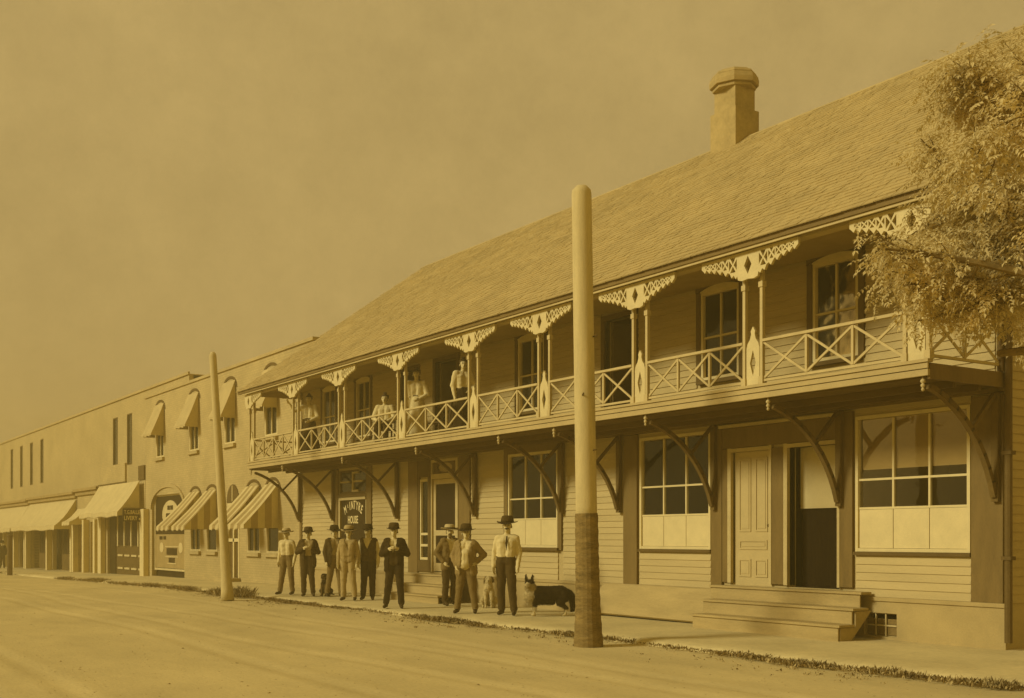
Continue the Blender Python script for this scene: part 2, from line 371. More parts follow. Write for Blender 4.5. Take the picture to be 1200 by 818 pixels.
# foundation, water table, trim
fb = MB(); fb.box(HX0-.02, -11.52, YW-.05, YW-.002, -.1, .56); fb.box(-10.93, HX1+.02, YW-.05, YW-.002, -.1, .56); fb.box(-11.52, -10.93, YW-.05, YW-.002, .385, .56); fb.box(-11.52, -10.93, YW-.05, YW-.002, -.1, .04)
part('foundation_boarding', fb, FOUND, hotel)
t_ = MB(); t_.box(HX0-.03, HX1+.03, YW-.075, YW-.003, .562, .618); part('water_table', t_, FOUND, hotel)
vb = MB()
vb.box(-11.50, -10.95, YW-.03, YW-.01, .19, .215); vb.box(-11.33, -11.31, YW-.032, YW-.012, .05, .37); vb.box(-11.15, -11.13, YW-.032, YW-.012, .05, .37)
cv = part('cellar_vent', vb, RAIL, hotel)
for a, b in ((-11.49, -11.34), (-11.30, -11.16), (-11.12, -10.96)):
    for c, d in ((.06, .185), (.22, .30)): part('pane', MB().box(a, b, YW-.008, YW+.0, c, d), M('pale_vent_pane', .22, rough=.5, amt=.2), cv)  # opaque panes, paler than the strip above them
pilasters = [(-9.70, -9.22, .62, 3.42), (-12.00, -11.74, .74, 3.42), (-14.82, -14.56, .62, 3.42), (-13.40, -13.10, .74, 2.97), (-17.24, -16.84, .62, 3.44), (-23.40, -22.90, .62, 3.42), (-25.90, -25.42, .62, 3.42), (-30.40, -30.12, .62, 3.44), (-28.28, -28.00, .62, 3.44), (HX0+.0, HX0+.15, .62, 3.44)]
for a, b, c, d in pilasters:
    m = MB(); m.box(a, b, YW-.055, YW-.001, c, d); part('pilaster', m, TRIM, hotel)
m = MB(); m.box(-14.55, -12.01, YW-.05, YW-.001, 3.02, 3.36); part('door_header', m, TRIM, hotel)
m = MB(); m.box(-14.60, -11.96, YW-.10, YW-.001, 3.37, 3.42); part('door_cornice', m, RAIL, hotel)
m = MB(); m.box(-14.55, -14.40, YW-.05, YW-.001, .74, 3.01); part('door_casing', m, TRIM, hotel)
m = MB(); m.box(HX0-.0, HX1, YW-.06, YW-.002, 3.45, 3.52); part('wall_frieze', m, TRIM, hotel)
dp = MB(); dp.tube([(-9.12, YW-.08, .1), (-9.12, YW-.08, 5.8)], [.05, .05], 10)
for z in (1.2, 2.6, 4.2): dp.box(-9.19, -9.05, YW-.14, YW-.02, z, z+.05)
part('downpipe', dp, CASE, hotel, smooth=False)
for x in (-11.72-.0, ):
    pass

def sash_window(rect, cols, zrows, lower=None, casing=.0, sill=True, blind=None, arch=0, mat=WHITE, curtain=False, name='window', parent=hotel, yw=YW, thick=.05):
    """frame is the part; panes, muntins, sill, blind are its pieces"""
    x0, x1, z0, z1 = rect
    fr = MB()
    t = thick
    fr.box(x0, x0+t, yw-.035, yw+.05, z0, z1); fr.box(x1-t, x1, yw-.035, yw+.05, z0, z1); fr.box(x0+t, x1-t, yw-.033, yw+.05, z1-t, z1); fr.box(x0+t, x1-t, yw-.033, yw+.05, z0, z0+t)
    f = part(name, fr, mat, parent)
    ix0, ix1 = x0+t, x1-t
    zr = [z0+t] + zrows + [z1-t]
    start = 0
    if lower:                                    # painted lower panels
        start = 1
        wd = (ix1-ix0)/cols
        for k in range(cols):
            p = MB(); p.box(ix0+wd*k+.006, ix0+wd*(k+1)-.006, yw-.005, yw+.03, zr[0]+.004, zr[1]-.02); part('panel', p, WHITE, f)
    wd = (ix1-ix0)/cols
    for j in range(start, len(zr)-1):
        for k in range(cols):
            p = MB(); p.box(ix0+wd*k+.014, ix0+wd*(k+1)-.014, yw+.016, yw+.022, zr[j]+.014, zr[j+1]-.014); part('pane', p, GLASS, f)
    for j in range(1, len(zr)-1):
        p = MB(); p.box(ix0, ix1, yw-.012, yw+.045, zr[j]-.016, zr[j]+.016); part('muntin', p, mat, f)
    for k in range(1, cols):
        x = ix0+wd*k
        for j in range(start, len(zr)-1):
            p = MB(); p.box(x-.016, x+.016, yw-.010, yw+.043, zr[j]+.016, zr[j+1]-.016); part('muntin', p, mat, f)
    if sill:
        p = MB(); p.box(x0-.06, x1+.06, yw-.10, yw-.0, z0-.065, z0-.003); part('sill', p, CASE, f)
    if blind:
        p = MB(); p.box(ix0+.02, ix1-.02, yw+.055, yw+.060, blind, z1-t); part('blind', p, BLIND, f)
    if curtain:
        n = 14
        for a, b in ((ix0, ix0+(ix1-ix0)*.49), (ix1-(ix1-ix0)*.49, ix1)):
            p = MB(); pts = [(a+(b-a)*i/n, yw+.040+.010*math.sin(i*2.1)) for i in range(n+1)]
            zb, zt_ = z0+t, zrows[0]+.02
            vs_ = [(x, y, zb) for x, y in pts] + [(x, y, zt_) for x, y in pts]
            p.add(vs_, [(i, i+1, n+2+i, n+1+i) for i in range(n)]); part('curtain', p, CURT, f)
    if arch:
        n = 10; cx = (x0+x1)/2; hw = (x1-x0)/2 + .10
        lo = [(cx-hw+2*hw*i/n, z1+arch*(1-((2*i/n)-1)**2)) for i in range(n+1)]
        hi = [(x, z_+.10) for x, z_ in lo]
        p = MB(); p.prism(lo + hi[::-1], 'y', yw-.07, yw-.002); part('arched_head', p, CASE, f)
        p = MB(); p.prism([(cx-hw+.03, z1)] + [(x*.97+cx*.03, z_-.004) for x, z_ in lo] + [(cx+hw-.03, z1)], 'y', yw-.045, yw-.003); part('arch_panel', p, mat, f)
    return f
f1 = sash_window(W1, 3, [1.94, 2.37], lower=True, blind=2.52, sill=False)
f2 = sash_window(W2, 3, [1.91, 2.44], lower=True, blind=2.60, sill=False)
f3 = sash_window(W3, 3, [1.90, 2.34], lower=True, blind=2.52)
for r in (W1, W2):
    m = MB(); m.box(r[0]-.02, r[1]+.02, YW-.07, YW, r[2]-.055, r[2]-.004); part('window_ledge', m, CASE, hotel)
for r in (W3,):
    m = MB(); m.box(r[0]-.15, r[0]-.01, YW-.05, YW-.001, r[2]-.05, r[3]+.12); m.box(r[1]+.01, r[1]+.15, YW-.05, YW-.001, r[2]-.05, r[3]+.12); m.box(r[0]-.01, r[1]+.01, YW-.05, YW-.001, r[3]+.005, r[3]+.12)
    part('window_casing', m, TRIM, hotel)
for i, r in enumerate(UP):
    for xa, xb in ((r[0]-.11, r[0]-.005), (r[1]+.005, r[1]+.11)):
        m = MB(); m.box(xa, xb, YW-.05, YW-.001, r[2]-.02, r[3]+.02); part('window_casing', m, CASE, hotel)
    sash_window(r, 2, [5.0], arch=.10, blind=(4.75 if i == 0 else (5.45 if i in (1, 4) else 5.3)), curtain=True, thick=.055)
    m = MB()
# upper doors
for r in UD:
    m = MB(); m.box(r[0]-.10, r[0], YW-.05, YW+.1, r[2]-.0, r[3]+.1); m.box(r[1], r[1]+.10, YW-.05, YW+.1, r[2], r[3]+.1); m.box(r[0], r[1], YW-.05, YW+.1, r[3], r[3]+.1)
    part('door_casing', m, CASE, hotel)
    m = MB(); m.box(r[0]+.03, r[0]+.07, YW+.13, YW+.9, r[2]+.01, r[3]-.02); part('open_door', m, CASE, hotel)

def panel_door(rect, mat, y=YW+.03):
    x0, x1, z0, z1 = rect
    m = MB(); m.box(x0, x1, y, y+.04, z0, z1); d = part('door', m, mat, hotel)
    cx = (x0+x1)/2; w_ = (x1-x0)
    zs = [(z0+.14, z0+.44*1.0), (z0+.60, z0+.76), (z0+.90, z1-.12)]
    for za, zb in zs:
        if zb - za < .2: spans = [(x0+.12, x1-.12)]
        else: spans = [(x0+.11, cx-.05), (cx+.05, x1-.11)]
        for a, b in spans:
            p = MB(); e = .028
            p.box(a, b, y-.014, y-.001, za, za+e); p.box(a, b, y-.014, y-.001, zb-e, zb); p.box(a, a+e, y-.014, y-.001, za+e, zb-e); p.box(b-e, b, y-.014, y-.001, za+e, zb-e)
            p.box(a+.05, b-.05, y-.008, y-.001, za+.05, zb-.05)
            part('door_panel', p, mat, d)
    p = MB(); p.lathe((x1-.07, y-.03, z0+1.0), [(.001,-.025),(.022,-.015),(.026,0),(.022,.015),(.001,.025)], 8); part('door_knob', p, CASE, d)
    return d
panel_door(D1, DOORL)
for r in (D1, D2):
    m = MB(); m.box(r[0]-.08, r[0]-.0, YW-.065, YW+.12, r[2]+.03, r[3]+.07); m.box(r[1], r[1]+.05, YW-.065, YW+.12, r[2]+.03, r[3]+.07); m.box(r[0], r[1], YW-.065, YW+.12, r[3]+.0, r[3]+.06)
    part('door_frame', m, RAIL, hotel)
# the open doorway: blind above, dark sheet below painting in the unlit interior
s_ = MB(); s_.box(D2[0], D2[1], YW+.25, YW+.27, 1.97, D2[3]+.1); part('doorway_blind', s_, BLIND, hotel)
s_ = MB(); s_.box(D2[0], D2[1], YW+.29, YW+.31, .70, 1.96)
part('doorway_dark_sheet', s_, M('doorway_shade_dark', .022, amt=.3, scale=6, stretch=(6, 1, .3)), hotel)
# main entrance: screen door, sidelight, transom
sd = MB(); x0, x1, z0, z1 = D3
for a, b, c, d in ((x0+.05, x0+.16, z0+.02, z1-.06), (x1-.13, x1-.04, z0+.02, z1-.06), (x0+.16, x1-.13, z1-.18, z1-.06), (x0+.16, x1-.13, z0+.02, z0+.22), (x0+.16, x1-.13, 1.55, 1.68)): sd.box(a, b, YW-.01, YW+.03, c, d)
sdo = part('screen_door', sd, RAIL, hotel)
m = MB(); m.box(x0+.16, x1-.13, YW+.012, YW+.016, z0+.22, z1-.18); part('screen_mesh', m, M('fly_screen', .03, rough=.7, amt=.1, bump=0), sdo)
m = MB(); m.box(x0-.0, x0+.045, YW-.06, YW+.1, z0, 3.40); m.box(x1-.035, x1+.07, YW-.06, YW+.1, z0, 3.40); m.box(x0+.045, x1-.035, YW-.06, YW+.1, z1-.05, z1+.07); m.box(x0+.045, x1-.035, YW-.06, YW+.1, 3.34, 3.40)
part('door_frame', m, RAIL, hotel)
tr = MB(); n = 20
outer = [(TR3[0]+.05, TR3[2]), (TR3[1]-.04, TR3[2]), (TR3[1]-.04, TR3[3]-.02), (TR3[0]+.05, TR3[3]-.02)]
hole = [((TR3[0]+TR3[1])/2 + .36*math.cos(2*math.pi*i/n), 3.20 + .115*math.sin(2*math.pi*i/n)) for i in range(n)]
v_, f_ = fill2d([outer, hole], .03); tr.add([(p[0], p[1]+YW+.0, p[2]) for p in v_], f_); tro = part('transom_frame', tr, CASE, hotel)
m = MB(); m.box(TR3[0]+.2, TR3[1]-.2, YW+.02, YW+.026, 3.08, 3.32); part('transom_pane', m, M('pale_transom_glass', .40, rough=.25, amt=.2, scale=6, bump=0), tro)
sf = MB(); x0, x1, z0, z1 = SL3
sf.box(x0, x0+.05, YW-.03, YW+.05, z0, z1); sf.box(x1-.05, x1, YW-.03, YW+.05, z0, z1)
for z in (z0, 1.28, 1.56, z1-.06): sf.box(x0+.05, x1-.05, YW-.03, YW+.05, z, z+.06)
sfo = part('sidelight', sf, WHITE, hotel)
for za, zb in ((z0+.07, 1.27), (1.35, 1.55), (1.63, z1-.07)):
    m = MB(); m.box(x0+.052, x1-.052, YW+.015, YW+.02, za, zb); part('pane', m, GLASS, sfo)
m = MB(); m.box(-24.86, -24.74, YW-.07, YW, .66, 3.42); m.box(-25.41, -25.34, YW-.05, YW, .66, 3.42); m.box(-25.34, -24.86, YW-.05, YW, 3.0, 3.42); m.box(-25.34, -24.86, YW-.05, YW, .66, .94)
part('entrance_casing', m, CASE, hotel)
# lettered window and its transom
ff = MB(); x0, x1, z0, z1 = W4
ff.box(x0, x0+.085, YW-.06, YW+.05, z0, z1); ff.box(x0+.085, x1, YW-.058, YW+.05, z1-.07, z1); ff.box(x1-.03, x1, YW-.03, YW+.05, z0, z1-.07); ff.box(x0+.085, x1-.03, YW-.03, YW+.05, z0, z0+.06)
lw = part('lettered_window', ff, RAIL, hotel)
m = MB(); m.box(x0+.085, x1-.03, YW-.002, YW+.03, z0+.06, z1-.07); part('dark_pane', m, SIGND, lw)
lt = MB(); word = 'McINTYRE'; n = len(word); cx = (x0+x1)/2+.02; rad = .95
for i, ch in enumerate(word):
    a = (i-(n-1)/2) * .148
    sz = .20 if ch == 'c' else .33
    g = text2d(ch, sz, .008)
    lt.add(*moved(g, cx + rad*math.sin(a), YW-.008, 2.30 - rad + rad*math.cos(a) - .0 + (.10 if ch == 'c' else 0), rot=-a*.85, sx=.62))
lt.add(*moved(text2d('HOUSE', .29, .008), cx-.03, YW-.008, 1.90, sx=.70))
part('lettering', lt, LETT, lw)
m = MB(); m.box(W4[0]-.05, W4[1]+.05, YW-.05, YW+.02, 2.63, 2.73); m.box(W4[0]-.06, W4[1]+.06, YW-.09, YW-.0, W4[2]-.07, W4[2]-.005); part('window_casing', m, CASE, hotel)
m = MB(); m.box(W4[0]-.05, W4[1]+.05, YW-.045, YW-.001, .62, W4[2]-.075); part('apron_panel', m, SID2, hotel)
tf = MB(); x0, x1, z0, z1 = TR4
tf.box(x0, x1, YW-.02, YW+.04, z0, z0+.04); tf.box(x0, x1, YW-.02, YW+.04, z1-.04, z1); tf.box(x0, x0+.04, YW-.02, YW+.04, z0+.04, z1-.04); tf.box(x1-.04, x1, YW-.02, YW+.04, z0+.04, z1-.04)
tfo = part('transom_window', tf, CASE, hotel)
m = MB(); m.box(x0+.04, x1-.04, YW+.015, YW+.021, z0+.04, z1-.04); part('pane', m, GLASS, tfo)
m = MB(); m.box(x0+.80, x0+.86, YW-.025, YW+.03, z0+.03, z1-.05); m.box(x0+.86, x0+1.2, YW-.025, YW+.03, z0+.03, z0+.09); m.box(x0+.86, x0+1.2, YW-.025, YW+.03, z1-.1, z1-.05); m.box(x0+.86, x0+1.45, YW-.02, YW+.03, z0+.30, z0+.34); m.box(x0+.04, x0+.6, YW-.02, YW+.03, z0+.30, z0+.34)
part('muntin', m, RAIL, tfo)

# ---- balcony
bal = MB()
bal.box(HX0, HX1, YB-.03, YW-.04, 3.63, 3.70)               # boards
balcony = part('balcony', bal, PLANK, hotel)  # pale planks also picked to bounce light up the wall
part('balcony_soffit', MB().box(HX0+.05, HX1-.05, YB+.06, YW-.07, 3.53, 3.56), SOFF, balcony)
fs = MB()
fs.box(HX0-.02, HX1+.02, YB-.045, YB-.0, 3.54, 3.62)
fs.box(HX0-.05, HX1+.05, YB-.085, YB+.02, 3.705, 3.745); fs.box(HX0-.03, HX1+.03, YB-.062, YB-.031, 3.63, 3.70)
part('fascia', fs, DECK, balcony)
for x in (HX0-.02, HX1-.02):
    fs = MB(); fs.box(x, x+.04, YB+.002, YW-.06, 3.50, 3.70); part('shaded_end_fascia', fs, TRIM, balcony)  # brown where the front is pale: shade of the ends painted in
for y in (12.95, 13.5):
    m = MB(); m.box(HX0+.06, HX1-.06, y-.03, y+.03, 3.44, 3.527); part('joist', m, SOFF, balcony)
POSTS = [-9.37, -12.23, -14.82, -17.60, -20.12, -23.24, -26.42, -29.35, -32.62]
HS = .175
# fretwork outline shared by all spandrels
def fret_loops(lim_l, lim_r):
    """scroll-sawn spandrel: sawtooth foot rising outwards, open lattice cells, plate with a diamond over the post pair"""
    def foot(lim):
        teeth = [(.215, .34), (.25, .37), (.29, .31), (.335, .345), (.375, .27), (.42, .25), (.46, .295), (.50, .24), (.54, .20), (.58, .25), (.62, .205), (.66, .165), (.70, .215), (.74, .175), (.775, .14), (.81, .185), (.845, .15), (.875, .12), (.91, .165), (.945, .13)]
        return [(x, -d) for x, d in teeth if x < lim-.01] + [(lim, -.10)]
    r = foot(lim_r); l = [(-x, z_) for x, z_ in foot(lim_l)]
    out = [(-lim_l, 0), (lim_r, 0)] + r[::-1] + [(.20, -.40), (.12, -.425), (0, -.41), (-.12, -.425), (-.20, -.40)] + l
    holes = [[(0, -.07), (.075, -.205), (0, -.34), (-.075, -.205)]]
    for sgn, lim in ((1, lim_r), (-1, lim_l)):
        for a_, b_, t0, t1 in ((.225, .39, .045, .265), (.41, .535, .045, .20), (.555, .665, .045, .165), (.685, .785, .045, .14), (.805, .90, .045, .115)):
            if b_ > lim-.03: continue
            cx, cz = (a_+b_)/2, -(t0+t1)/2; e = .013 if b_ < .6 else .009
            for tri in ([(a_+e*2, -t0), (b_-e*2, -t0), (cx, cz+e)], [(a_+e*2, -t1), (cx, cz-e), (b_-e*2, -t1)], [(a_, -t0-e*2), (cx-e*1.2, cz), (a_, -t1+e*2)], [(b_, -t0-e*2), (b_, -t1+e*2), (cx+e*1.2, cz)]):
                holes.append([(sgn*p[0], p[1]) for p in tri])
    return [out] + holes
FR_FULL = fill2d(fret_loops(.98, .98), .045)
FR_R = fill2d(fret_loops(.98, .30), .045); FR_L = fill2d(fret_loops(.30, .98), .045)
ZF = 5.69
def base_panel():
    out = [(-.13, 0), (.13, 0), (.13, .55), (.11, .62), (.06, .68), (.035, .76), (.045, .80), (0, .87), (-.045, .80), (-.035, .76), (-.06, .68), (-.11, .62), (-.13, .55)]
    return fill2d([out, [(0, .14), (.06, .33), (0, .52), (-.06, .33)]], .035)
BP = base_panel()
def share(name, vf, mat, cache={}):
    if name in cache: return cache[name]
    me = bpy.data.meshes.new(name); me.from_pydata(vf[0], [], vf[1]); me.materials.append(mat); me.update(); cache[name] = me; return me
def place(name, me, loc, parent):
    o = bpy.data.objects.new(name, me); COL.objects.link(o); o.parent = parent; o.location = Vector(loc) - wloc(parent); return o
for i, x in enumerate(POSTS):
    for s in (-1, 1):
        m = MB(); px = x + s*HS
        m.box(px-.027, px+.027, YB-.027, YB+.027, 3.747, ZF-.0); m.box(px-.045, px+.045, YB-.045, YB+.045, 3.746, 3.86); m.box(px-.042, px+.042, YB-.042, YB+.042, ZF-.52, ZF-.44)
        part('post', m, RAIL, balcony)
    vf = FR_R if i == 0 else (FR_L if i == len(POSTS)-1 else FR_FULL)
    nm = 'fret_r' if i == 0 else ('fret_l' if i == len(POSTS)-1 else 'fret')
    place('fretwork', share(nm, vf, FRET), (x, YB-.10, ZF+.03), balcony)
    place('post_panel', share('post_panel', BP, FRET), (x, YB+.0, 3.748), balcony)
    if i in (0, len(POSTS)-1):
        for yy in (YW-.12,):
            m = MB(); xx = x + (HS if i == 0 else -HS); m.box(xx-.04, xx+.04, yy-.04, yy+.04, 3.705, ZF); part('wall_post', m, CASE, balcony)
def xrail(a, b, n, axis_pt, name='railing'):
    """rail with n crossed panels from a to b (2D along one axis)"""
    P = axis_pt
    m = MB(); m.bar(P(a, 4.385), P(b, 4.385), .07, .04); part('top_rail', m, RAIL, balcony)
    m = MB(); m.bar(P(a, 3.80), P(b, 3.80), .04, .035); part('bottom_rail', m, RAIL, balcony)
    for k in range(n):
        p, q = a+(b-a)*k/n, a+(b-a)*(k+1)/n
        m = MB(); m.bar(P(p, 3.83), P(q, 4.355), .022, .034); part('diagonal', m, RAIL, balcony)
        m = MB()
        A, B = Vector(P(p, 4.355)), Vector(P(q, 3.83)); m.bar(A, B, .0205, .033)
        part('diagonal', m, RAIL, balcony)
        if k: 
            m = MB(); m.bar(P(p, 3.825), P(p, 4.36), .04, .036); part('baluster', m, RAIL, balcony)
for i in range(len(POSTS)-1):
    b, a = POSTS[i]-HS-.033, POSTS[i+1]+HS+.033
    xrail(a, b, max(2, round((b-a)/.80)), lambda t, z: (t, YB, z))
xe = HX1-.02
xrail(YB+.04, YW-.16, 2, lambda t, z: (xe, t, z))
xe2 = HX0+.04
xrail(YB+.04, YW-.16, 2, lambda t, z: (xe2, t, z))
# curved brackets under the balcony, with turned drops
BX = [-9.30, -11.96, -14.72, -17.33, -19.22, -22.62, -26.46, -30.36, -32.78]
for x in BX:
    m = MB(); m.box(x-.05, x+.05, YW-.125, YW-.058, 1.98, 3.44)
    br = part('bracket', m, BRKT, balcony)
    m = MB(); pts = []
    for k in range(11):
        a = R(90)*k/10
        y = YW-.13 - (1.36)*(1-math.cos(a)); zz = 2.06 + 1.36*math.sin(a)**1.0
        t = k/10; y2 = YW-.13 - 1.36*t; z2 = 2.06 + 1.36*t
        pts.append((x, y*.62+y2*.38, zz*.62+z2*.38))
    for k in range(10):
        a, b = Vector(pts[k]), Vector(pts[k+1]); d = (b-a).normalized()*.012; m.bar(a-d, b+d, .07, .075, up=(1,0,0))
    part('curved_arm', m, BRKT, br)
    mid = pts[5]
    m = MB(); m.bar(mid, (x, YW-.13, 3.42), .05, .055, up=(1,0,0)); part('strut', m, BRKT, br)
    m = MB(); m.lathe((x, YB+.02, 3.535), [(.014,0),(.014,-.025),(.030,-.04),(.034,-.055),(.028,-.07),(.012,-.082),(.026,-.095),(.030,-.11),(.024,-.125),(.011,-.137),(.020,-.15),(.022,-.162),(.014,-.175),(.004,-.185)], 10); part('drop_pendant', m, RAIL, balcony, smooth=True)
# ---- roof
roofm = MB()
SL = .715
def rz(y): return 5.845 + (y-12.13)*SL
roofm.prism([(12.15, 5.81), (12.15, 5.84), (18.5, rz(18.5)-.02), (24.85, 5.84), (24.85, 5.81), (18.5, rz(18.5)-.10)], 'x', HX0-.35, HX1+.35)
roof = part('roof', roofm, FASC, hotel)
eb = MB(); eb.box(HX0-.36, HX1+.36, 12.125, 12.148, 5.755, 5.835); part('eave_fascia', eb, FASC, roof)
eb = MB(); eb.box(HX0-.34, HX1+.34, 12.15, 12.18, 5.715, 5.752); part('eave_moulding', eb, RAIL, roof)
eb = MB(); eb.box(HX0-.30, HX1+.30, 12.185, YB-.081, 5.76, 5.785); part('soffit', eb, SOFF, roof)
eb = MB(); eb.box(HX0-.02, HX1+.02, YB-.08, YB+.08, 5.70, 5.86); part('frieze_beam', eb, DECK, roof)
eb = MB(); eb.box(HX0+.02, HX1-.02, YB+.085, YW-.08, 5.88, 5.91); part('porch_ceiling', eb, M('bounce_ceiling_paint', .34, amt=.15), roof)  # paler than the soffit copy, to bounce light into the porch
for xx in (HX0-.0, HX1-.06):
    eb = MB(); eb.box(xx, xx+.06, YB+.09, YW-.0, 5.70, 5.86); part('end_beam', eb, DECK, roof)
    eb = MB(); eb.prism([(12.45, 5.87), (14.0, 5.87), (14.0, 7.10), (12.45, 5.99)], 'x', xx, xx+.05); part('end_gable_boarding', eb, SID2, roof)
# shingles: slightly uneven courses of separate shingles
sh = MB(); rs = random.Random(11)
dy, dz = 1/math.hypot(1, SL), SL/math.hypot(1, SL)
slope_len = (18.5-12.09)/dy; ex = .152; k = 0
while k*ex < slope_len-.05:
    s0 = k*ex; x = HX0-.36 + rs.uniform(-.1, 0)
    while x < HX1+.36:
        wd = rs.uniform(.12, .24); x2 = min(x+wd, HX1+.38); lift = rs.uniform(.010, .024); s1 = s0 - rs.uniform(0, .014); se = s0+ex+.03
        def P(s, h): return (12.09 + s*dy - h*dz, 5.83 + s*dz + h*dy)
        a = P(s1, lift); b = P(s1, .0); c = P(se, .004)
        sh.add([(x,)+a, (x2-.006,)+a, (x2-.006,)+c, (x,)+c, (x,)+b, (x2-.006,)+b], [(0,1,2,3), (4,5,1,0), (0,3,4), (1,5,2)])
        x = x2
    k += 1
so = part('shingles', sh, SHING, roof); so['kind'] = 'stuff'
eb = MB(); eb.prism([(18.36, rz(18.36)+.012), (18.5, rz(18.5)+.012), (18.64, rz(18.36)+.012), (18.5, rz(18.5)+.04)], 'x', HX0-.36, HX1+.36); part('ridge_board', eb, SHING, roof)
eb = MB(); eb.prism([(18.5, rz(18.5)-.01), (24.87, 5.845), (24.87, 5.875), (18.5, rz(18.5)+.02)], 'x', HX0-.36, HX1+.36); part('roof_slope', eb, SHING, roof)
# chimney
cx_, cy_ = -18.9, 18.5
cb = MB(); cb.box(cx_-.40, cx_+.40, cy_-.36, cy_+.36, 9.9, 11.05); ch = part('chimney', cb, BRICK, roof)
cb = MB(); cb.box(cx_-.33, cx_+.33, cy_-.30, cy_+.30, 11.05, 11.55); part('chimney_shaft', cb, BRICK, roof)
for h0, h1, r_ in ((11.55, 11.63, .37), (11.63, 11.83, .42), (11.83, 11.91, .38), (11.91, 11.97, .30)):
    part('chimney_corbel', MB().lathe((cx_, cy_, h0), [(r_*1.3, 0), (r_*1.32, (h1-h0)*.5), (r_*1.27, h1-h0)], 8, wob=.03, wn=3), BRICK, roof)

# ================================================================== STEPS, HATCH
st = empty('wooden_steps', (-12.8, 13.4, 0), 'wide pale plank steps before the pair of doors right of the pole', 'steps')
for (xa, xb, y0, zt) in ((-14.60, -11.36, 13.72, .69), (-14.45, -11.24, 13.40, .465), (-14.36, -11.22, 13.08, .235)):
    m = MB(); m.box(xa, xb, y0-.03, y0+.31 if zt < .6 else 13.92, zt-.035, zt); part('tread', m, PLANK, st)
    m = MB(); m.box(xa+.02, xb-.05, y0, y0+.025, zt-.23 if zt > .3 else -.02, zt-.037); part('riser', m, PLANK, st)
m = MB(); m.prism([(13.12, -.02), (13.34, -.02), (13.80, .42), (13.45, .42), (13.45, .19), (13.12, .19)], 'x', -11.30, -11.26); part('stringer', m, PLANK, st)
m = MB(); m.prism([(13.12, -.02), (13.34, -.02), (13.80, .42), (13.45, .42), (13.45, .19), (13.12, .19)], 'x', -14.32, -14.28); part('stringer', m, PLANK, st)
es = empty('wooden_steps', (-23.8, 13.3, 0), 'low plank steps at the screen door behind the standing men', 'steps')
for (y0, zt) in ((13.55, .62), (13.25, .40), (12.95, .18)):
    m = MB(); m.box(-25.45, -22.6, y0-.03, y0+.31 if zt < .6 else 13.92, zt-.035, zt); part('tread', m, PLANK, es)
    m = MB(); m.box(-25.42, -22.63, y0, y0+.025, zt-.22 if zt > .3 else -.02, zt-.037); part('riser', m, PLANK, es)
hb = MB(); hb.add([(-18.05,13.62,.06),(-14.75,13.62,.05),(-14.62,13.90,.60),(-17.80,13.90,.60),(-18.05,13.66,.03),(-14.75,13.66,.02),(-14.62,13.94,.57),(-17.80,13.94,.57)],
       [(0,1,2,3),(7,6,5,4),(0,4,5,1),(1,5,6,2),(2,6,7,3),(3,7,4,0)])
tag(part('cellar_hatch', hb, PLANK, None), 'plain pale board leaning on the foundation left of the wide steps', 'hatch')

# ================================================================== POLES
def pole(base, top, r0, r1, label, butt=None):
    o = empty('telegraph_pole', base, label, 'pole', 'street poles')
    b, t = Vector(base), Vector(top); n = 26; pts = []; rr = []
    for i in range(n+1):
        u = i/n; p = b.lerp(t, u); pts.append(p); h = p.z - b.z
        rr.append(r0 + (r1-r0)*u + .05*math.exp(-h/.5))
    if butt:
        m = MB(); nb = 30; P_ = []; Q_ = []
        for i in range(nb+1):
            u = (butt/(t.z-b.z))*i/nb; p = b.lerp(t, u); h = p.z-b.z
            P_.append(p); Q_.append(r0 + (r1-r0)*u + .05*math.exp(-h/.5) + .008 + .004*((i*7) % 3))
        part('rough_butt', m.tube(P_, Q_, 18), BARK, o)
        pts = [p for p in pts if p.z - b.z > butt*.8]; rr = rr[-len(pts):]
    ax = (t-b).normalized(); pts += [t + ax*.05, t + ax*.11, t + ax*.13]; rr += [r1*.93, r1*.55, r1*.1]
    part('shaft', MB().tube(pts, rr, 18), POLE, o, smooth=True)
    return o
p1 = pole((-13.36, 10.16, -.08), (-13.42, 10.08, 6.5), .160, .145, 'thick pale pole with rough dark butt standing before the hotel', butt=1.93)
m = MB()
for z, a in ((2.75, .3), (3.55, -.5), (4.4, .4)): m.tube([(-13.45+.14*math.cos(a), 10.09+.14*math.sin(a), z), (-13.45+.27*math.cos(a), 10.09+.27*math.sin(a), z+.02)], [.012, .012], 6)
part('climbing_spike', m, IRON, p1)
pole((-28.05, 9.98, -.08), (-28.62, 9.80, 6.1), .12, .09, 'slender pale pole leaning at the kerb before the striped awnings')
hp = MB(); hp.tube([(-61.6, 10.75, -.5), (-61.6, 10.75, 1.55)], [.13, .12], 10); hp.lathe((-61.6, 10.75, 1.55), [(.15,0),(.15,.06),(.06,.12)], 10)
tag(part('hitching_post', hp, CASE, None), 'dark hitching post at the far left kerb', 'post')

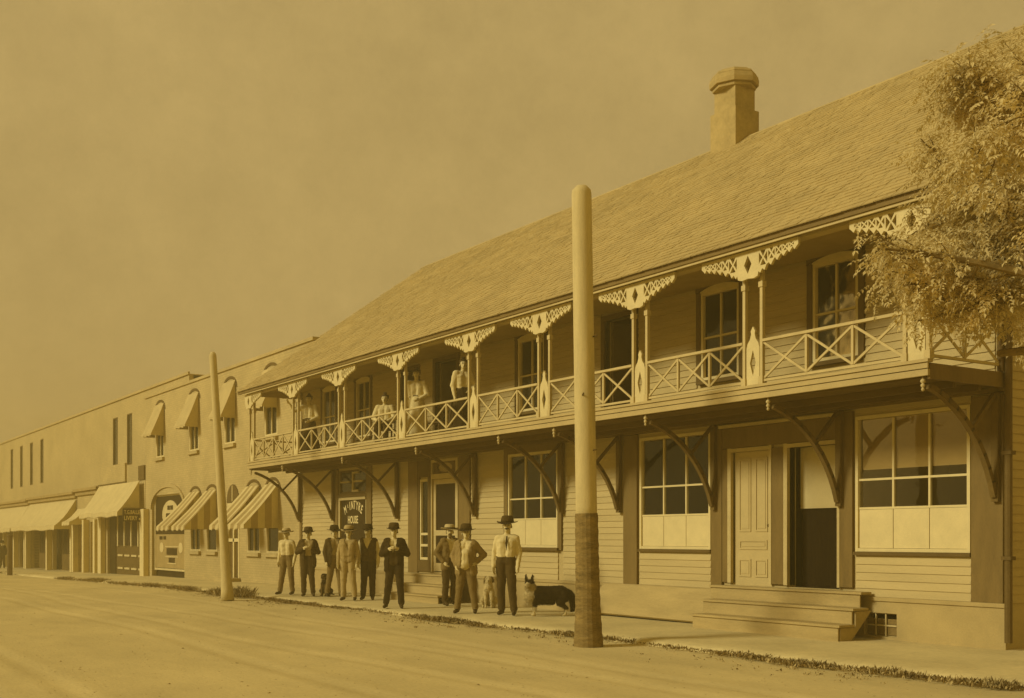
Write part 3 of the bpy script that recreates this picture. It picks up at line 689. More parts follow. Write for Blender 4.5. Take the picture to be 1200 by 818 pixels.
# ================================================================== LEFT BUILDINGS
YF = 14.5
def awning(parent, x0, x1, zt, zf, out, stripes=0, y=YF, val=.16, mats=(CANV, CANVD), sag=.05, narrow=.0):
    m = MB(); n = max(6, int((x1-x0)/.14)); k = 5
    def pt(i, j):
        u = i/n; v = j/k; xx = (x0+x1)/2 + (u-.5)*(x1-x0)*(1-narrow*(1-v))
        return (xx, y - .03 - out*v, zt + (zf-zt)*v - sag*math.sin(math.pi*v) - .025*math.sin(u*math.pi*6)*v)
    grid = [[pt(i, j) for j in range(k+1)] for i in range(n+1)]
    for i in range(n):
        mi = 1 if stripes and (i // stripes) % 2 else 0
        for j in range(k): m.add([grid[i][j], grid[i+1][j], grid[i+1][j+1], grid[i][j+1]], [(0,1,2,3)], mi)
        a, b = grid[i][k], grid[i+1][k]; c = ((a[0]+b[0])/2, a[1]-.004, a[2]-val)
        m.add([a, b, (b[0], b[1]-.003, b[2]-val*.72), c, (a[0], a[1]-.003, a[2]-val*.72)], [(0,1,2,3,4)], mi)
    for xx, g in ((x0, grid[0]), (x1, grid[n])):
        for j in range(k):
            a, b = g[j], g[j+1]
            mi = 1 if stripes and j % 2 else 0
            m.add([a, b, (b[0], b[1], zf-val*.7), (a[0], a[1], max(zf-val*.7, a[2]-(zt-zf)*.999*(1)) if False else zf-val*.7)], [(0,1,2,3)], mi)
    o = part('awning', m, list(mats), parent)
    so = o.modifiers.new('thickness', 'SOLIDIFY'); so.thickness = .008
    return o
def plain_window(parent, r, y, muntin=True, arch=0, sill=True, frame_mat=WHITE, frame=.07, back=SHOPD):
    x0, x1, z0, z1 = r; fr = MB()
    fr.box(x0, x0+frame, y-.03, y+.03, z0, z1); fr.box(x1-frame, x1, y-.03, y+.03, z0, z1); fr.box(x0+frame, x1-frame, y-.03, y+.03, z1-frame, z1); fr.box(x0+frame, x1-frame, y-.03, y+.03, z0, z0+frame)
    if muntin:
        cx = (x0+x1)/2; fr.box(cx-.025, cx+.025, y-.02, y+.025, z0+frame, z1-frame); zm = (z0+z1)/2; fr.box(x0+frame, cx-.025, y-.02, y+.025, zm-.03, zm+.03); fr.box(cx+.025, x1-frame, y-.02, y+.025, zm-.03, zm+.03)
    f = part('window', fr, frame_mat, parent)
    m = MB(); m.box(x0+frame, x1-frame, y+.03, y+.036, z0+frame, z1-frame); part('pane', m, GLASS, f)
    m = MB(); m.box(x0, x1, y+.16, y+.19, z0, z1); part('unlit_room_sheet', m, back, f)  # dark sheet behind the glass stands in for the unlit room
    if sill: m = MB(); m.box(x0-.08, x1+.08, y-.14, y-.031, z0-.13, z0-.005); part('sill', m, STUC, f)
    if arch:
        n = 10; cx = (x0+x1)/2; hw = (x1-x0)/2+.12
        lo = [(cx-hw*math.cos(math.pi*i/n), z1+arch*math.sin(math.pi*i/n)) for i in range(n+1)]
        hi = [(cx-(hw+.10)*math.cos(math.pi*i/n), z1+(arch+.10)*math.sin(math.pi*i/n)) for i in range(n+1)]
        m = MB()
        for i in range(n): m.prism([lo[i], lo[i+1], hi[i+1], hi[i]], 'y', y-.05, y-.001)
        part('arched_hood', m, SHOPM, f)
        m = MB(); m.prism([(cx-hw, z1-.0)] + lo[1:-1] + [(cx+hw, z1-.0)], 'y', y-.02, y-.002); part('arch_fill', m, CANVD, f)
    return f
bb = empty('brick_building', (-42, YF, -.1), 'pale two storey brick building with striped awnings and an arched carriage entry', 'building')
LWN = [(-36.95, -35.85), (-38.75, -37.55), (-43.05, -41.9), (-45.0, -43.8)]
UWN = [(-37.1, -36.0), (-41.05, -39.95), (-45.1, -44.0), (-49.6, -48.5)]
ADR = (-40.75, -39.55, -.02, 2.75)
ARC = (-50.25, -45.75, -.15, 3.3)
m = MB(); wall_cells(m, -51.2, -33.05, -.6, 7.6, YF, YF+.2, [(a, b, .98, 3.0) for a, b in LWN] + [(a, b, 4.9, 6.9) for a, b in UWN] + [ADR, ARC])
m.box(-51.2, -51.0, YF+.2, 24, -.6, 7.6); m.box(-33.25, -33.05, YF+.2, 24, -.6, 7.6); m.box(-51, -33.25, 23.8, 24, -.6, 7.6); m.box(-51.2, -33.05, YF+.2, 24, 7.4, 7.55)
# spandrels that round the carriage arch
n = 14; acx, ahw = -48.0, 2.25
arcp = [(acx-ahw*math.cos(math.pi*i/n), 2.75+.85*math.sin(math.pi*i/n)) for i in range(n+1)]
for i in range(n):
    a, b = arcp[i], arcp[i+1]
    m2 = MB(); m.prism([a, b, (b[0], 3.85), (a[0], 3.85)] if False else [(a[0], max(a[1], 2.75)), (b[0], max(b[1], 2.75)), (b[0], 3.62), (a[0], 3.62)], 'y', YF+.002, YF+.19)
part('wall', m, STUC, bb)
m = MB(); m.box(-51.25, -33.0, YF-.06, YF+.25, 7.6, 7.7); part('cornice', m, STUC, bb)
for i, (a, b) in enumerate(LWN):
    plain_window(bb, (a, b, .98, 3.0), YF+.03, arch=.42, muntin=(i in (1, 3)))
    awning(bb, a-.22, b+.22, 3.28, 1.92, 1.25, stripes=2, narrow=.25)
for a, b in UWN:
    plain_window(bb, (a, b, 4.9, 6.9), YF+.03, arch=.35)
    awning(bb, a-.15, b+.15, 7.15, 5.85, .55, stripes=0, narrow=.1, val=.10, mats=(CANVU, CANVD))
m = MB(); x0, x1, z0, z1 = ADR
m.box(x0, x0+.1, YF-.01, YF+.12, z0, z1); m.box(x1-.1, x1, YF-.01, YF+.12, z0, z1); m.box(x0+.1, x1-.1, YF-.01, YF+.12, z1-.1, z1); m.box(x0+.1, x1-.1, YF, YF+.1, 1.35, 1.47); m.box((x0+x1)/2-.06, (x0+x1)/2+.06, YF, YF+.1, z0, z1-.1)
dd = part('glazed_door', m, WHITE, bb)
m = MB(); m.box(x0+.1, x1-.1, YF+.07, YF+.09, z0, z1-.1); part('pane', m, SHOPM, dd)
m = MB(); m.box(x0-.15, x1+.15, YF-.45, YF-.01, -.1, .06); part('doorstep', m, STUC, bb)
n = 12; cx = (x0+x1)/2
for i in range(1):
    m = MB(); lo = [(cx-.62*math.cos(math.pi*i/n), 2.76+.66*math.sin(math.pi*i/n)) for i in range(n+1)]
    m.prism(lo, 'y', YF-.03, YF-.002); part('fanlight', m, SHOPM, bb)
    m = MB(); m.box(cx-.03, cx+.03, YF-.05, YF-.031, 2.8, 3.38); part('fanlight_bar', m, WHITE, bb)
# carriage entry: recess with its shade put into the dark colour, painted boards
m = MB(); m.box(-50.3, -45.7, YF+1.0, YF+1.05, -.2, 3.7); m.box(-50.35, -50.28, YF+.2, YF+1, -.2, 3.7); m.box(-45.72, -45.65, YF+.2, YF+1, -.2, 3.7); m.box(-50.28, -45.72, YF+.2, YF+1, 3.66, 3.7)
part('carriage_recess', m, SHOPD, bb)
m = MB()
for i in range(14):
    a = math.pi*i/14; b = math.pi*(i+1)/14
    q = [(acx-(ahw+k)*math.cos(t), 2.75+(.85+k)*math.sin(t)) for t, k in ((a, 0), (b, 0), (b, .16), (a, .16))]
    m.prism(q, 'y', YF-.06, YF-.001)
part('arch_ring', m, STUC, bb)
bd = MB(); bx0, bx1 = -50.05, -46.0
bd.box(bx0, bx1, YF+.12, YF+.18, 1.65, 3.25); pb = part('painted_board', bd, SIGND, bb)
bd = MB(); bd.box(bx0, bx1, YF+.12, YF+.18, .22, 1.64); part('poster_board', bd, CANVD, pb)
bd = MB()
for a, b, c, d in ((bx0-.1, bx0, .1, 3.33), (bx1-.05, bx1+.05, .1, 3.33), (bx0, bx1-.05, 3.25, 3.33), (bx0, bx1-.05, .12, .2)): bd.box(a, b, YF+.09, YF+.19, c, d)
part('board_frame', bd, CANV, pb)
n = 24; bd = MB(); ccx, ccz = -48.0, 2.48
bd.prism([(ccx+1.1*math.cos(2*math.pi*i/n), ccz+.58*math.sin(2*math.pi*i/n)) for i in range(n)], 'y', YF+.105, YF+.119); part('painted_disc', bd, CANV, pb)
bd = MB()
bd.box(ccx-.35, ccx-.02, YF+.095, YF+.104, 2.66, 2.84); bd.box(ccx+.05, ccx+.4, YF+.095, YF+.104, 2.66, 2.84); bd.box(ccx-.55, ccx+.5, YF+.095, YF+.104, 2.34, 2.52); bd.box(ccx-.4, ccx+.35, YF+.095, YF+.104, 2.12, 2.18)
bd.box(-48.5, -47.1, YF+.105, YF+.119, .78, 1.06); bd.box(-48.2, -47.4, YF+.105, YF+.119, .46, .66); bd.box(-49.5, -49.1, YF+.105, YF+.119, 1.42, 1.56); bd.box(-48.95, -48.6, YF+.105, YF+.119, 1.42, 1.56)
part('painted_marks', bd, SIGND, pb)
bd = MB()
for x in (-49.2, -46.6): bd.prism([(x+.28*math.cos(2*math.pi*i/14), 1.08+.22*math.sin(2*math.pi*i/14)) for i in range(14)], 'y', YF+.105, YF+.119)
for a, b, c, d in ((-48.7, -46.9, .68, .72), (-48.7, -46.9, 1.10, 1.14), (-48.4, -47.2, .40, .44)): bd.box(a, b, YF+.105, YF+.119, c, d)
part('painted_ovals', bd, CANV, pb)
m = MB(); m.box(bx0, bx1, YF+.2, YF+.42, -.2, .1); part('threshold', m, SHOPD, bb)

# ---- livery stable
YL = 14.5
lv = empty('livery_stable', (-55, YL, -.2), 'low livery stable with big canvas awning beside the arched entry', 'building')
m = MB(); wall_cells(m, -58.9, -51.25, -.7, 4.05, YL, YL+.2, [(-57.7, -51.5, -.3, 2.7)])
m.box(-58.9, -58.7, YL+.2, 22, -.7, 4.05); m.box(-58.7, -51.25, 21.8, 22, -.7, 4.05); m.box(-58.9, -51.25, YL+.2, 22, 3.9, 4.0); m.box(-51.45, -51.25, YL+.2, 22, -.7, 3.89)
part('wall', m, STUC, lv)
m = MB(); m.box(-58.8, -54.2, YL-.1, YL-.01, 3.9, 4.95); part('false_front_board', m, STUC, lv)
m = MB(); m.box(-58.3, -52.9, YL-.2, YL+.2, 4.06, 4.12) if False else m.box(-58.95, -53.9, YL-.16, YL-.101, 4.0, 4.09); part('cornice', m, SHOPM, lv)
m = MB(); m.box(-52.2, -51.3, YL-.05, YL+.5, 4.06, 4.7); part('chimney', m, SHOPM, lv)
for xp in (-58.3, -50.95):
    m = MB(); m.box(xp-.3, xp+.3, YL-.25, YL-.02, -.5, 2.75); part('post', m, WHITE, lv)
dm = MB(); dm.box(-57.7, -51.5, YL+.12, YL+.18, -.3, 2.7); ld = part('stable_door', dm, SHOPM, lv)
m = MB(); m.box(-57.6, -56.5, YL+.08, YL+.119, -.25, 2.65); part('opening_shade_sheet', m, SIGND, ld)  # black sheet on the door paints in the dark of an opening
for i in range(4):
    x = -56.2 + i*1.16
    m = MB(); m.box(x, x+.16, YL+.06, YL+.119, 1.1, 2.6); part('muntin', m, CANV, ld)
    m = MB(); m.box(x+.22, x+1.1, YL+.08, YL+.119, 1.15, 2.55); part('pane', m, SHOPD, ld)
    for z in (.02, .62): 
        m = MB(); m.box(x+.1, x+.95, YL+.07, YL+.119, z, z+.09); part('door_rail', m, CANV, ld)
awning(lv, -58.5, -51.5, 4.0, 2.62, .95, stripes=0, y=YL-.16, val=.22, sag=.10)
SX = -51.15
ls = part('sign_board', MB().box(SX-.06, SX, 13.50, 14.47, 2.20, 2.76), SIGND, lv)
def along_y(vf, y, z): return [(SX + .006 - p[1], y + p[0], z + p[2]) for p in vf[0]], [tuple(reversed(f)) for f in vf[1]]
def fit(txt, w_, h_):
    g = text2d(txt, 1.0, .008); xs_ = [p[0] for p in g[0]]; zs_ = [p[2] for p in g[0]]; kx = w_/(max(xs_)-min(xs_)); kz = h_/(max(zs_)-min(zs_)); x0 = min(xs_); z0 = min(zs_)
    return [((p[0]-x0)*kx, p[1], (p[2]-z0)*kz) for p in g[0]], g[1]
lt = MB(); lt.add(*along_y(fit('T.G.BALLENS', .86, .18), 13.555, 2.52)); lt.add(*along_y(fit('LIVERY', .58, .19), 13.555, 2.26)); part('lettering', lt, LETT, ls)
hp_ = [(14.19, 2.27), (14.28, 2.25), (14.33, 2.30), (14.43, 2.33), (14.43, 2.36), (14.31, 2.375), (14.25, 2.36), (14.19, 2.37)]
part('pointing_hand', MB().prism(hp_, 'x', SX+.001, SX+.010), LETT, ls)
part('sign_arm', MB().box(SX-.045, SX-.015, 13.52, 14.49, 2.77, 2.80), IRON, ls)

# ---- far shops and the tall pale building behind them
fb_ = empty('far_building', (-75, 16.5, -.4), 'pale tall fronted building with narrow upper windows above the far shops', 'building')
m = MB()
FW = [(-64.5, -63.5, 5.4, 8.0), (-61.7, -60.7, 5.3, 7.98), (-94.2, -93.2, 5.2, 8.2), (-90.5, -89.5, 5.2, 8.2), (-86.9, -85.9, 5.2, 8.2), (-83.4, -82.4, 5.2, 8.2)]
wall_cells(m, -110, -51.4, -.8, 8.9, 16.5, 16.7, FW)
m.box(-110, -109.8, 16.7, 26, -.8, 8.9); m.box(-51.6, -51.4, 16.7, 26, -.8, 8.9); m.box(-109.8, -51.6, 25.8, 26, -.8, 8.9); m.box(-110, -51.4, 16.7, 26, 8.7, 8.85)
part('wall', m, STUC2, fb_)
m = MB(); m.box(-110.1, -51.3, 16.42, 16.499, 8.86, 8.98); part('cornice', m, STUC2, fb_)
for r in FW: plain_window(fb_, r, 16.53, muntin=False, frame_mat=SHOPM, frame=.06, sill=False)
GRP = 'row of far awninged shops'
shops = [(-63.9, -59.0, 'far shop with boarded front beside the livery stable', 1), (-76.4, -64.0, 'far shop with two dark bays under a drooping awning', 2), (-87.5, -76.5, 'farthest shop with dark open bays and two people outside', 3)]
for si, (a, b, lab, kind) in enumerate(shops):
    so_ = empty('shop_building', ((a+b)/2, YL, gz((a+b)/2)), lab, 'shop', GRP)
    g = gz((a+b)/2)
    m = MB(); nb = 2 if kind < 3 else 3; wb_ = (b-a)/nb
    ops = [(a+wb_*i+.35, a+wb_*(i+1)-.35, g-.1, g+2.6) for i in range(nb)]
    wall_cells(m, a, b, g-.5, g+4.3, YL, YL+.2, ops)
    m.box(a, a+.2, YL+.2, 16.3, g-.5, g+4.1); m.box(b-.2, b, YL+.2, 16.3, g-.5, g+4.1); m.box(a, b, YL+.2, 16.3, g+3.9, g+4.0)
    part('wall', m, STUC, so_)
    m = MB(); m.box(a, b, YL-.25, YL-.001, g+4.2, g+4.34); m.box(a, b, YL-.12, YL-.002, g+4.0, g+4.2); part('cornice', m, CANVD, so_)
    for o_ in ops:
        if kind == 1:
            m = MB(); m.box(o_[0], o_[1], YL+.1, YL+.16, o_[2], o_[3]); s2 = part('shopfront', m, CANVD if o_ is ops[0] else STUC, so_)
            m = MB(); m.box(o_[0]+.3, o_[0]+1.1, YL+.06, YL+.099, g+.7, o_[3]-.1); part('pane', m, SHOPD, s2)
            m = MB(); m.box(o_[0]+1.4, o_[1]-.3, YL+.06, YL+.099, g+.3, g+1.3); part('panel', m, STUC, s2)
        else:
            m = MB(); m.box(o_[0], o_[1], YL+.5, YL+.55, o_[2], o_[3]); s2 = part('shopfront', m, SHOPD, so_)  # dark sheet paints in the shade of the open bay
            m = MB(); m.box(o_[0]+.9, o_[1]-.1, YL+.3, YL+.36, o_[2], g+.95); part('stall_riser', m, SHOPM, s2)
            for k in range(4):
                m = MB(); x = o_[0]+1.0+k*(o_[1]-o_[0]-1.2)/3; m.box(x-.05, x+.05, YL+.3, YL+.36, g+.96, o_[3]); part('mullion', m, SHOPM, s2)
    if kind != 1: awning(so_, a+.1, b-.1, g+3.9, g+2.5, 1.1, y=YL, val=.25, sag=.16)
    else: awning(so_, a+.2, a+1.9, g+3.3, g+2.6, .8, y=YL, val=.2, sag=.12)
    for i in range(nb+1):
        x = a+.18 if i == 0 else (b-.18 if i == nb else a+wb_*i)
        m = MB(); m.box(x-.17, x+.17, YL-.3, YL-.02, g-.3, g+2.7); part('post', m, WHITE, so_)

# ================================================================== PEOPLE AND DOGS
def cap_mesh(mb, p0, r0, p1, r1, n=10):
    p0 = Vector(p0); p1 = Vector(p1); d = p1-p0; Ln = d.length
    if Ln < 1e-5: d = Vector((0,0,1)); Ln = 1e-5
    d = d/ (d.length if d.length else 1); u = d.orthogonal().normalized(); v = d.cross(u); rings = []
    for a in (-80, -50, -20): rings.append((p0 + d*r0*math.sin(R(a)), r0*math.cos(R(a))))
    for a in (20, 50, 80): rings.append((p1 + d*r1*math.sin(R(a)), r1*math.cos(R(a))))
    vs_ = [c + (u*math.cos(2*math.pi*k/n) + v*math.sin(2*math.pi*k/n))*r for c, r in rings for k in range(n)]
    m = len(rings)
    fs_ = [(i*n+k, i*n+(k+1)%n, (i+1)*n+(k+1)%n, (i+1)*n+k) for i in range(m-1) for k in range(n)] + [tuple(range(n))[::-1], tuple(range((m-1)*n, m*n))]
    mb.add(vs_, fs_)
def grow(prims, voxel=.016, smooth=3):
    """tapered limbs fused into one continuous skin; returns verts, faces, label per face"""
    mb = MB()
    for p in prims: cap_mesh(mb, *p[:4])
    me = bpy.data.meshes.new('grow'); me.from_pydata([tuple(v) for v in mb.v], [], mb.f); me.update()
    o = bpy.data.objects.new('grow', me); COL.objects.link(o)
    r = o.modifiers.new('r', 'REMESH'); r.mode = 'VOXEL'; r.voxel_size = voxel
    s = o.modifiers.new('s', 'SMOOTH'); s.factor = .5; s.iterations = smooth
    dg = bpy.context.evaluated_depsgraph_get(); dg.update()
    ev = bpy.data.meshes.new_from_object(o.evaluated_get(dg))
    V = np.empty(len(ev.vertices)*3); ev.vertices.foreach_get('co', V); V = V.reshape(-1, 3)
    F = [tuple(p.vertices) for p in ev.polygons]
    C = np.empty(len(F)*3); ev.polygons.foreach_get('center', C); C = C.reshape(-1, 3)
    best = np.full(len(F), 1e9); lab = np.zeros(len(F), dtype=int); labels = []
    for p in prims:
        a, r0, b, r1, l = np.array(p[0]), p[1], np.array(p[2]), p[3], p[4]
        if l not in labels: labels.append(l)
        ab = b-a; t = np.clip(((C-a) @ ab)/max(ab @ ab, 1e-9), 0, 1)
        d = np.linalg.norm(C - (a + t[:, None]*ab), axis=1) - (r0 + (r1-r0)*t)
        k = d < best; best[k] = d[k]; lab[k] = labels.index(l)
    bpy.data.objects.remove(o); bpy.data.meshes.remove(me); bpy.data.meshes.remove(ev)
    return V, F, [labels[i] for i in lab], C
def crease(V, F, labs, seed, amp=.009):
    from mathutils import noise
    V = np.array(V); cloth = np.zeros(len(V), bool)
    for f, l in zip(F, labs):
        if l in ('top', 'bottom'): cloth[list(f)] = True
    for i in np.nonzero(cloth)[0]:
        x, y, z_ = V[i]; r_ = math.hypot(x, y) + 1e-4
        d = amp*noise.noise((x*9+seed, y*9, z_*16)) + amp*.7*noise.noise((x*20, y*20+seed, z_*9)); V[i] += np.array([x/r_, y/r_, 0])*d
    return V
def skin_obj(name, V, F, labs, matmap, parent, extra=None):
    me = bpy.data.meshes.new(name); keys = []
    for l in list(dict.fromkeys(labs)) + ([e for e in (extra.keys() if extra else [])]):
        m = matmap[l]
        if m not in keys: keys.append(m)
    vs_ = [tuple(v) for v in V]; fs_ = list(F); mi = [keys.index(matmap[l]) for l in labs]
    if extra:
        for l, mb in extra.items():
            b = len(vs_); vs_ += [tuple(v) for v in mb.v]; fs_ += [tuple(b+i for i in f) for f in mb.f]; mi += [keys.index(matmap[l])]*len(mb.f)
    me.from_pydata(vs_, [], fs_)
    for m in keys: me.materials.append(m)
    me.polygons.foreach_set('material_index', mi); me.polygons.foreach_set('use_smooth', [True]*len(fs_)); me.update()
    o = bpy.data.objects.new(name, me); COL.objects.link(o); o.parent = parent
    return o
ARMS = {'down': ((.235, .03, 1.13), (.228, -.05, .88)), 'pocket': ((.285, .07, 1.15), (.19, -.08, .95)), 'lapel': ((.27, -.02, 1.14), (.10, -.20, 1.24)),
        'behind': ((.31, .12, 1.15), (.15, .17, .96)), 'hip': ((.34, .09, 1.17), (.21, -.03, 1.02)), 'rail': ((.27, -.10, 1.14), (.24, -.32, 1.02)),
        'post': ((.42, -.06, 1.30), (.52, -.14, 1.48)), 'lap': ((.27, -.06, 1.13), (.12, -.28, 1.02)), 'front': ((.27, -.04, 1.12), (.10, -.20, 1.00))}
def hand(mb, wrist, elbow, side):
    w_ = Vector(wrist); d = (w_-Vector(elbow)).normalized()
    inward = Vector((-side, -.35, 0)); inward = (inward - d*inward.dot(d)).normalized(); acr = d.cross(inward).normalized()
    if acr.y > 0: acr = -acr                      # thumb side to the front
    base = w_ + d*.085
    for k, (o_, ln) in enumerate(((.030, .070), (.010, .080), (-.010, .074), (-.029, .058))):
        p = base + acr*o_; q = p + d*ln*.55 + inward*.010; e = q + d*ln*.40 + inward*.026
        mb.tube([p - d*.03, p, q, e], [.0095, .0095, .0088, .006], 6)
    p = w_ + d*.03 + acr*.032; q = p + d*.035 + acr*.022 + inward*.012; e = q + d*.032 + inward*.012
    mb.tube([p - acr*.02, p, q, e], [.012, .012, .010, .007], 6)
    return base
def person(loc, yaw, h, label, arms=('down', 'down'), top=C_WHITE, bottom=C_DARK, hat=None, hat_style='brim', jacket=None, vest=None, tie=False, mous=False, beard=False,
           stout=1.0, stance=.10, sway=0.0, skirt=None, belt=None, hair=False, seated=False, turn=0, sleeves=None, step=.0, group='men standing outside the hotel', braces=False, puff=False):
    o = empty('person', loc, label, 'person', group, rz=R(yaw), scale=h/1.72)
    dz = -.40 if seated else 0.0
    T = []                                        # torso and legs
    def c(p0, r0, p1, r1, l): T.append((tuple(p0), r0, tuple(p1), r1, l))
    S = stout
    for s in (-1, 1):
        hip = (s*.085, .0, .93+dz)
        if seated: kn = (s*.12, -.40, .53); an = (s*.11, -.40, .09)
        else: kn = (s*(.085+stance*.16), -.02 - step*s*.5, .50); an = (s*(.085+stance*.32), .0 - step*s, .09)
        if True:
            c(hip, .115*S, kn, .085, 'bottom'); c(kn, .083, (an[0], an[1], .13), .072, 'bottom')
        c((an[0], an[1]+.02, .06), .048, (an[0]+s*.025, an[1]-.15, .042), .04, 'shoe')
        if skirt: c((an[0], an[1], .3), .05, (an[0], an[1]+.01, .08), .045, 'shoe')
        c((s*.062, .0, .98+dz), .118*S, (s*.062, .0, 1.06+dz), .114*S, 'bottom')
        c((s*.064, -.01*S, 1.10+dz), .115*S, (s*.078, -.01, 1.30+dz), .118, 'top')
        c((s*.06, .0, 1.38+dz), .095, (s*.14, .0, 1.395+dz), .072, 'top')
    if S > 1.05: c((0, -.06, 1.02+dz), .13*S, (0, -.05, 1.16+dz), .125*S, 'top')
    hy = -.015
    hz = dz
    ct, st_ = math.cos(R(turn)), math.sin(R(turn))
    hd_ = lambda x, y, z: (x*ct - y*st_, x*st_ + y*ct + hy, z+hz)
    H = [((0, .0, 1.42+hz), .058, hd_(0, .01, 1.53), .052, 'skin'), (hd_(0, .012, 1.625), .088, hd_(0, .035, 1.63), .088, 'head'),
         (hd_(0, -.03, 1.60), .070, hd_(0, -.03, 1.555), .056, 'skin'), (hd_(0, -.088, 1.60), .012, hd_(0, -.112, 1.582), .015, 'skin'),
         (hd_(0, -.075, 1.535), .03, hd_(0, -.06, 1.53), .03, 'skin'), (hd_(.085, .01, 1.60), .016, hd_(.088, .015, 1.575), .014, 'skin'), (hd_(-.085, .01, 1.60), .016, hd_(-.088, .015, 1.575), .014, 'skin')]
    A = []; hands = MB()
    for s, nm in ((-1, arms[0]), (1, arms[1])):
        e_, w_ = ARMS[nm]; sh_ = (s*.172, .0, 1.385+dz); e_ = (s*e_[0], e_[1], e_[2]+dz); w_ = (s*w_[0], w_[1], w_[2]+dz)
        pf = .025 if puff else 0
        A.append((sh_, .066+pf, e_, .056+pf*.8, 'top')); A.append((e_, .055+pf*.6, w_, .040, 'top'))
        b_ = hand(hands, w_, e_, s); A.append((w_, .030, b_, .034, 'skin'))
    def sw(p): return (p[0] + sway*math.sin(min(1, p[2]/1.0)*math.pi*.5)*(1 - .7*max(0, p[2]-1.0)/.7), p[1], p[2])
    if sway:
        T[:] = [(sw(a), r0, sw(b), r1, l) for a, r0, b, r1, l in T]; A[:] = [(sw(a), r0, sw(b), r1, l) for a, r0, b, r1, l in A]; H[:] = [(sw(a), r0, sw(b), r1, l) for a, r0, b, r1, l in H]; hands.v = [sw(v) for v in hands.v]
        hd0 = hd_; hd_ = lambda x, y, z, hd0=hd0: sw(hd0(x, y, z))
    V, F, labs, C = grow(T + H + A, .0145, 4)
    V = crease(V, F, labs, sum(map(ord, label)) % 97)
    face = MB()
    for sx in (-.034, .034):
        q = hd_(sx, -.0875, 1.618); face.lathe(q, [(.001,-.008),(.007,-.004),(.010,0),(.007,.004),(.001,.008)], 8)
        q2 = hd_(sx, -.092, 1.640); face.lathe(q2, [(.001,-.005),(.016,0),(.001,.005)], 8)
    q = hd_(0, -.099, 1.553); face.lathe(q, [(.001,-.004),(.022,0),(.001,.004)], 8)
    mm = {'top': sleeves or top, 'bottom': bottom, 'shoe': SHOE, 'skin': SKIN, 'head': HAIR, 'fingers': SKIN, 'face': EYE}
    # hair covers the skull's back and top only
    cc = C - np.array([0, hy, hz]); back = cc[:, 1]*ct - cc[:, 0]*st_
    labs = [('skin' if l == 'head' and (back[i] < -.02 and cc[i, 2] < 1.668) else l) for i, l in enumerate(labs)]
    if mous or beard:
        pass
    skin_obj('body', V, F, labs, mm, o, {'fingers': hands, 'face': face})
    def add(name, mb, mat, smooth=True):
        me = bpy.data.meshes.new(name); me.from_pydata([tuple(v) for v in mb.v], [], mb.f); me.materials.append(mat)
        if smooth: me.polygons.foreach_set('use_smooth', [True]*len(mb.f))
        me.update(); q = bpy.data.objects.new(name, me); COL.objects.link(q); q.parent = o; return q
    if mous or beard:
        f_ = MB()
        for s in (-1, 1): f_.tube([hd_(0, -.112, 1.570), hd_(s*.025, -.108, 1.564), hd_(s*.048, -.09, 1.552)], [.010, .011, .004], 6)
        if beard: f_.lathe(hd_(0, -.075, 1.515), [(.005,-.06),(.035,-.04),(.052,-.005),(.045,.03),(.02,.04)], 10, sy=.7)
        add('beard' if beard else 'moustache', f_, HAIR if not beard else M('grey_hair', .2))
    if hat:
        hm = MB(); n = 20; prof = {'brim': ((.200, .124, .105), .135), 'derby': ((.168, .120, .108), .13), 'straw': ((.205, .120, .105), .11)}[hat_style]
        (rb, r1_, r2_), hh = prof; c0 = hd_(0, .012, 1.663)
        rings = [(rb, .004), (rb+.003, .010), (.115, .0), (r1_, .012), (r1_*.98, hh*.55), (r2_, hh*.9), (r2_*.75, hh*1.04 if hat_style != 'brim' else hh*1.02), (.035, hh*1.07 if hat_style == 'derby' else hh*.93), (.004, hh*1.08 if hat_style == 'derby' else hh*.92)]
        vs_ = []
        for r_, z_ in rings:
            for k in range(n):
                a = 2*math.pi*k/n; curl = (.022*abs(math.cos(a))**2 - .012*abs(math.sin(a))) * max(0, (r_-.115)/.065) if z_ < .012 else 0
                vs_.append((c0[0] + r_*math.cos(a)*.94, c0[1] + r_*math.sin(a)*1.08, c0[2] + z_ + curl - .10*(r_*math.sin(a))*(-.6)))
        fs_ = [(i*n+k, i*n+(k+1)%n, (i+1)*n+(k+1)%n, (i+1)*n+k) for i in range(len(rings)-1) for k in range(n)] + [tuple(range(n))[::-1], tuple(range((len(rings)-1)*n, len(rings)*n))]
        hm.add(vs_, fs_); ho = add('hat', hm, hat)
        bm_ = MB(); bm_.lathe((c0[0], c0[1], c0[2]+.014), [(r1_+.004, 0), (r1_+.005, .014), (r1_+.002, .028)], 20, sx=.95, sy=1.085)
        me = bpy.data.meshes.new('hat_band'); me.from_pydata(bm_.v, [], bm_.f); me.materials.append(C_BLACK); q = bpy.data.objects.new('hat_band', me); COL.objects.link(q); q.parent = ho
    if hair:
        hb_ = MB(); c0 = hd_(0, .05, 1.665)
        hb_.lathe(c0, [(.05,-.09),(.085,-.05),(.100,0),(.092,.04),(.05,.06),(.042,.075),(.05,.095),(.03,.12),(.004,.125)], 14); 
        add('hair', hb_, HAIR)
    if jacket or vest:
        infl = .022 if jacket else .014
        P_ = [(a, r0+infl, b, r1+infl, l) for a, r0, b, r1, l in T if l == 'top' or (l == 'bottom' and a[2] > .97+dz and b[2] > 1.0+dz)]
        if jacket:
            for s in (-1, 1): P_.append(((s*.07, .0, 1.02+dz), .128*S, (s*.085, .005, .84+dz), .128*S, 'top'))
            P_ += [(a, r0+.016, (np.array(a) + (np.array(b)-np.array(a))*(1.0 if i % 3 == 0 else .92)).tolist(), r1+.014, l) for i, (a, r0, b, r1, l) in enumerate(A) if l == 'top']
        V2, F2, l2, C2 = grow(P_, .016, 3)
        V2 = crease(V2, F2, ['top']*len(F2), sum(map(ord, label)) % 89, .011)
        keep = []
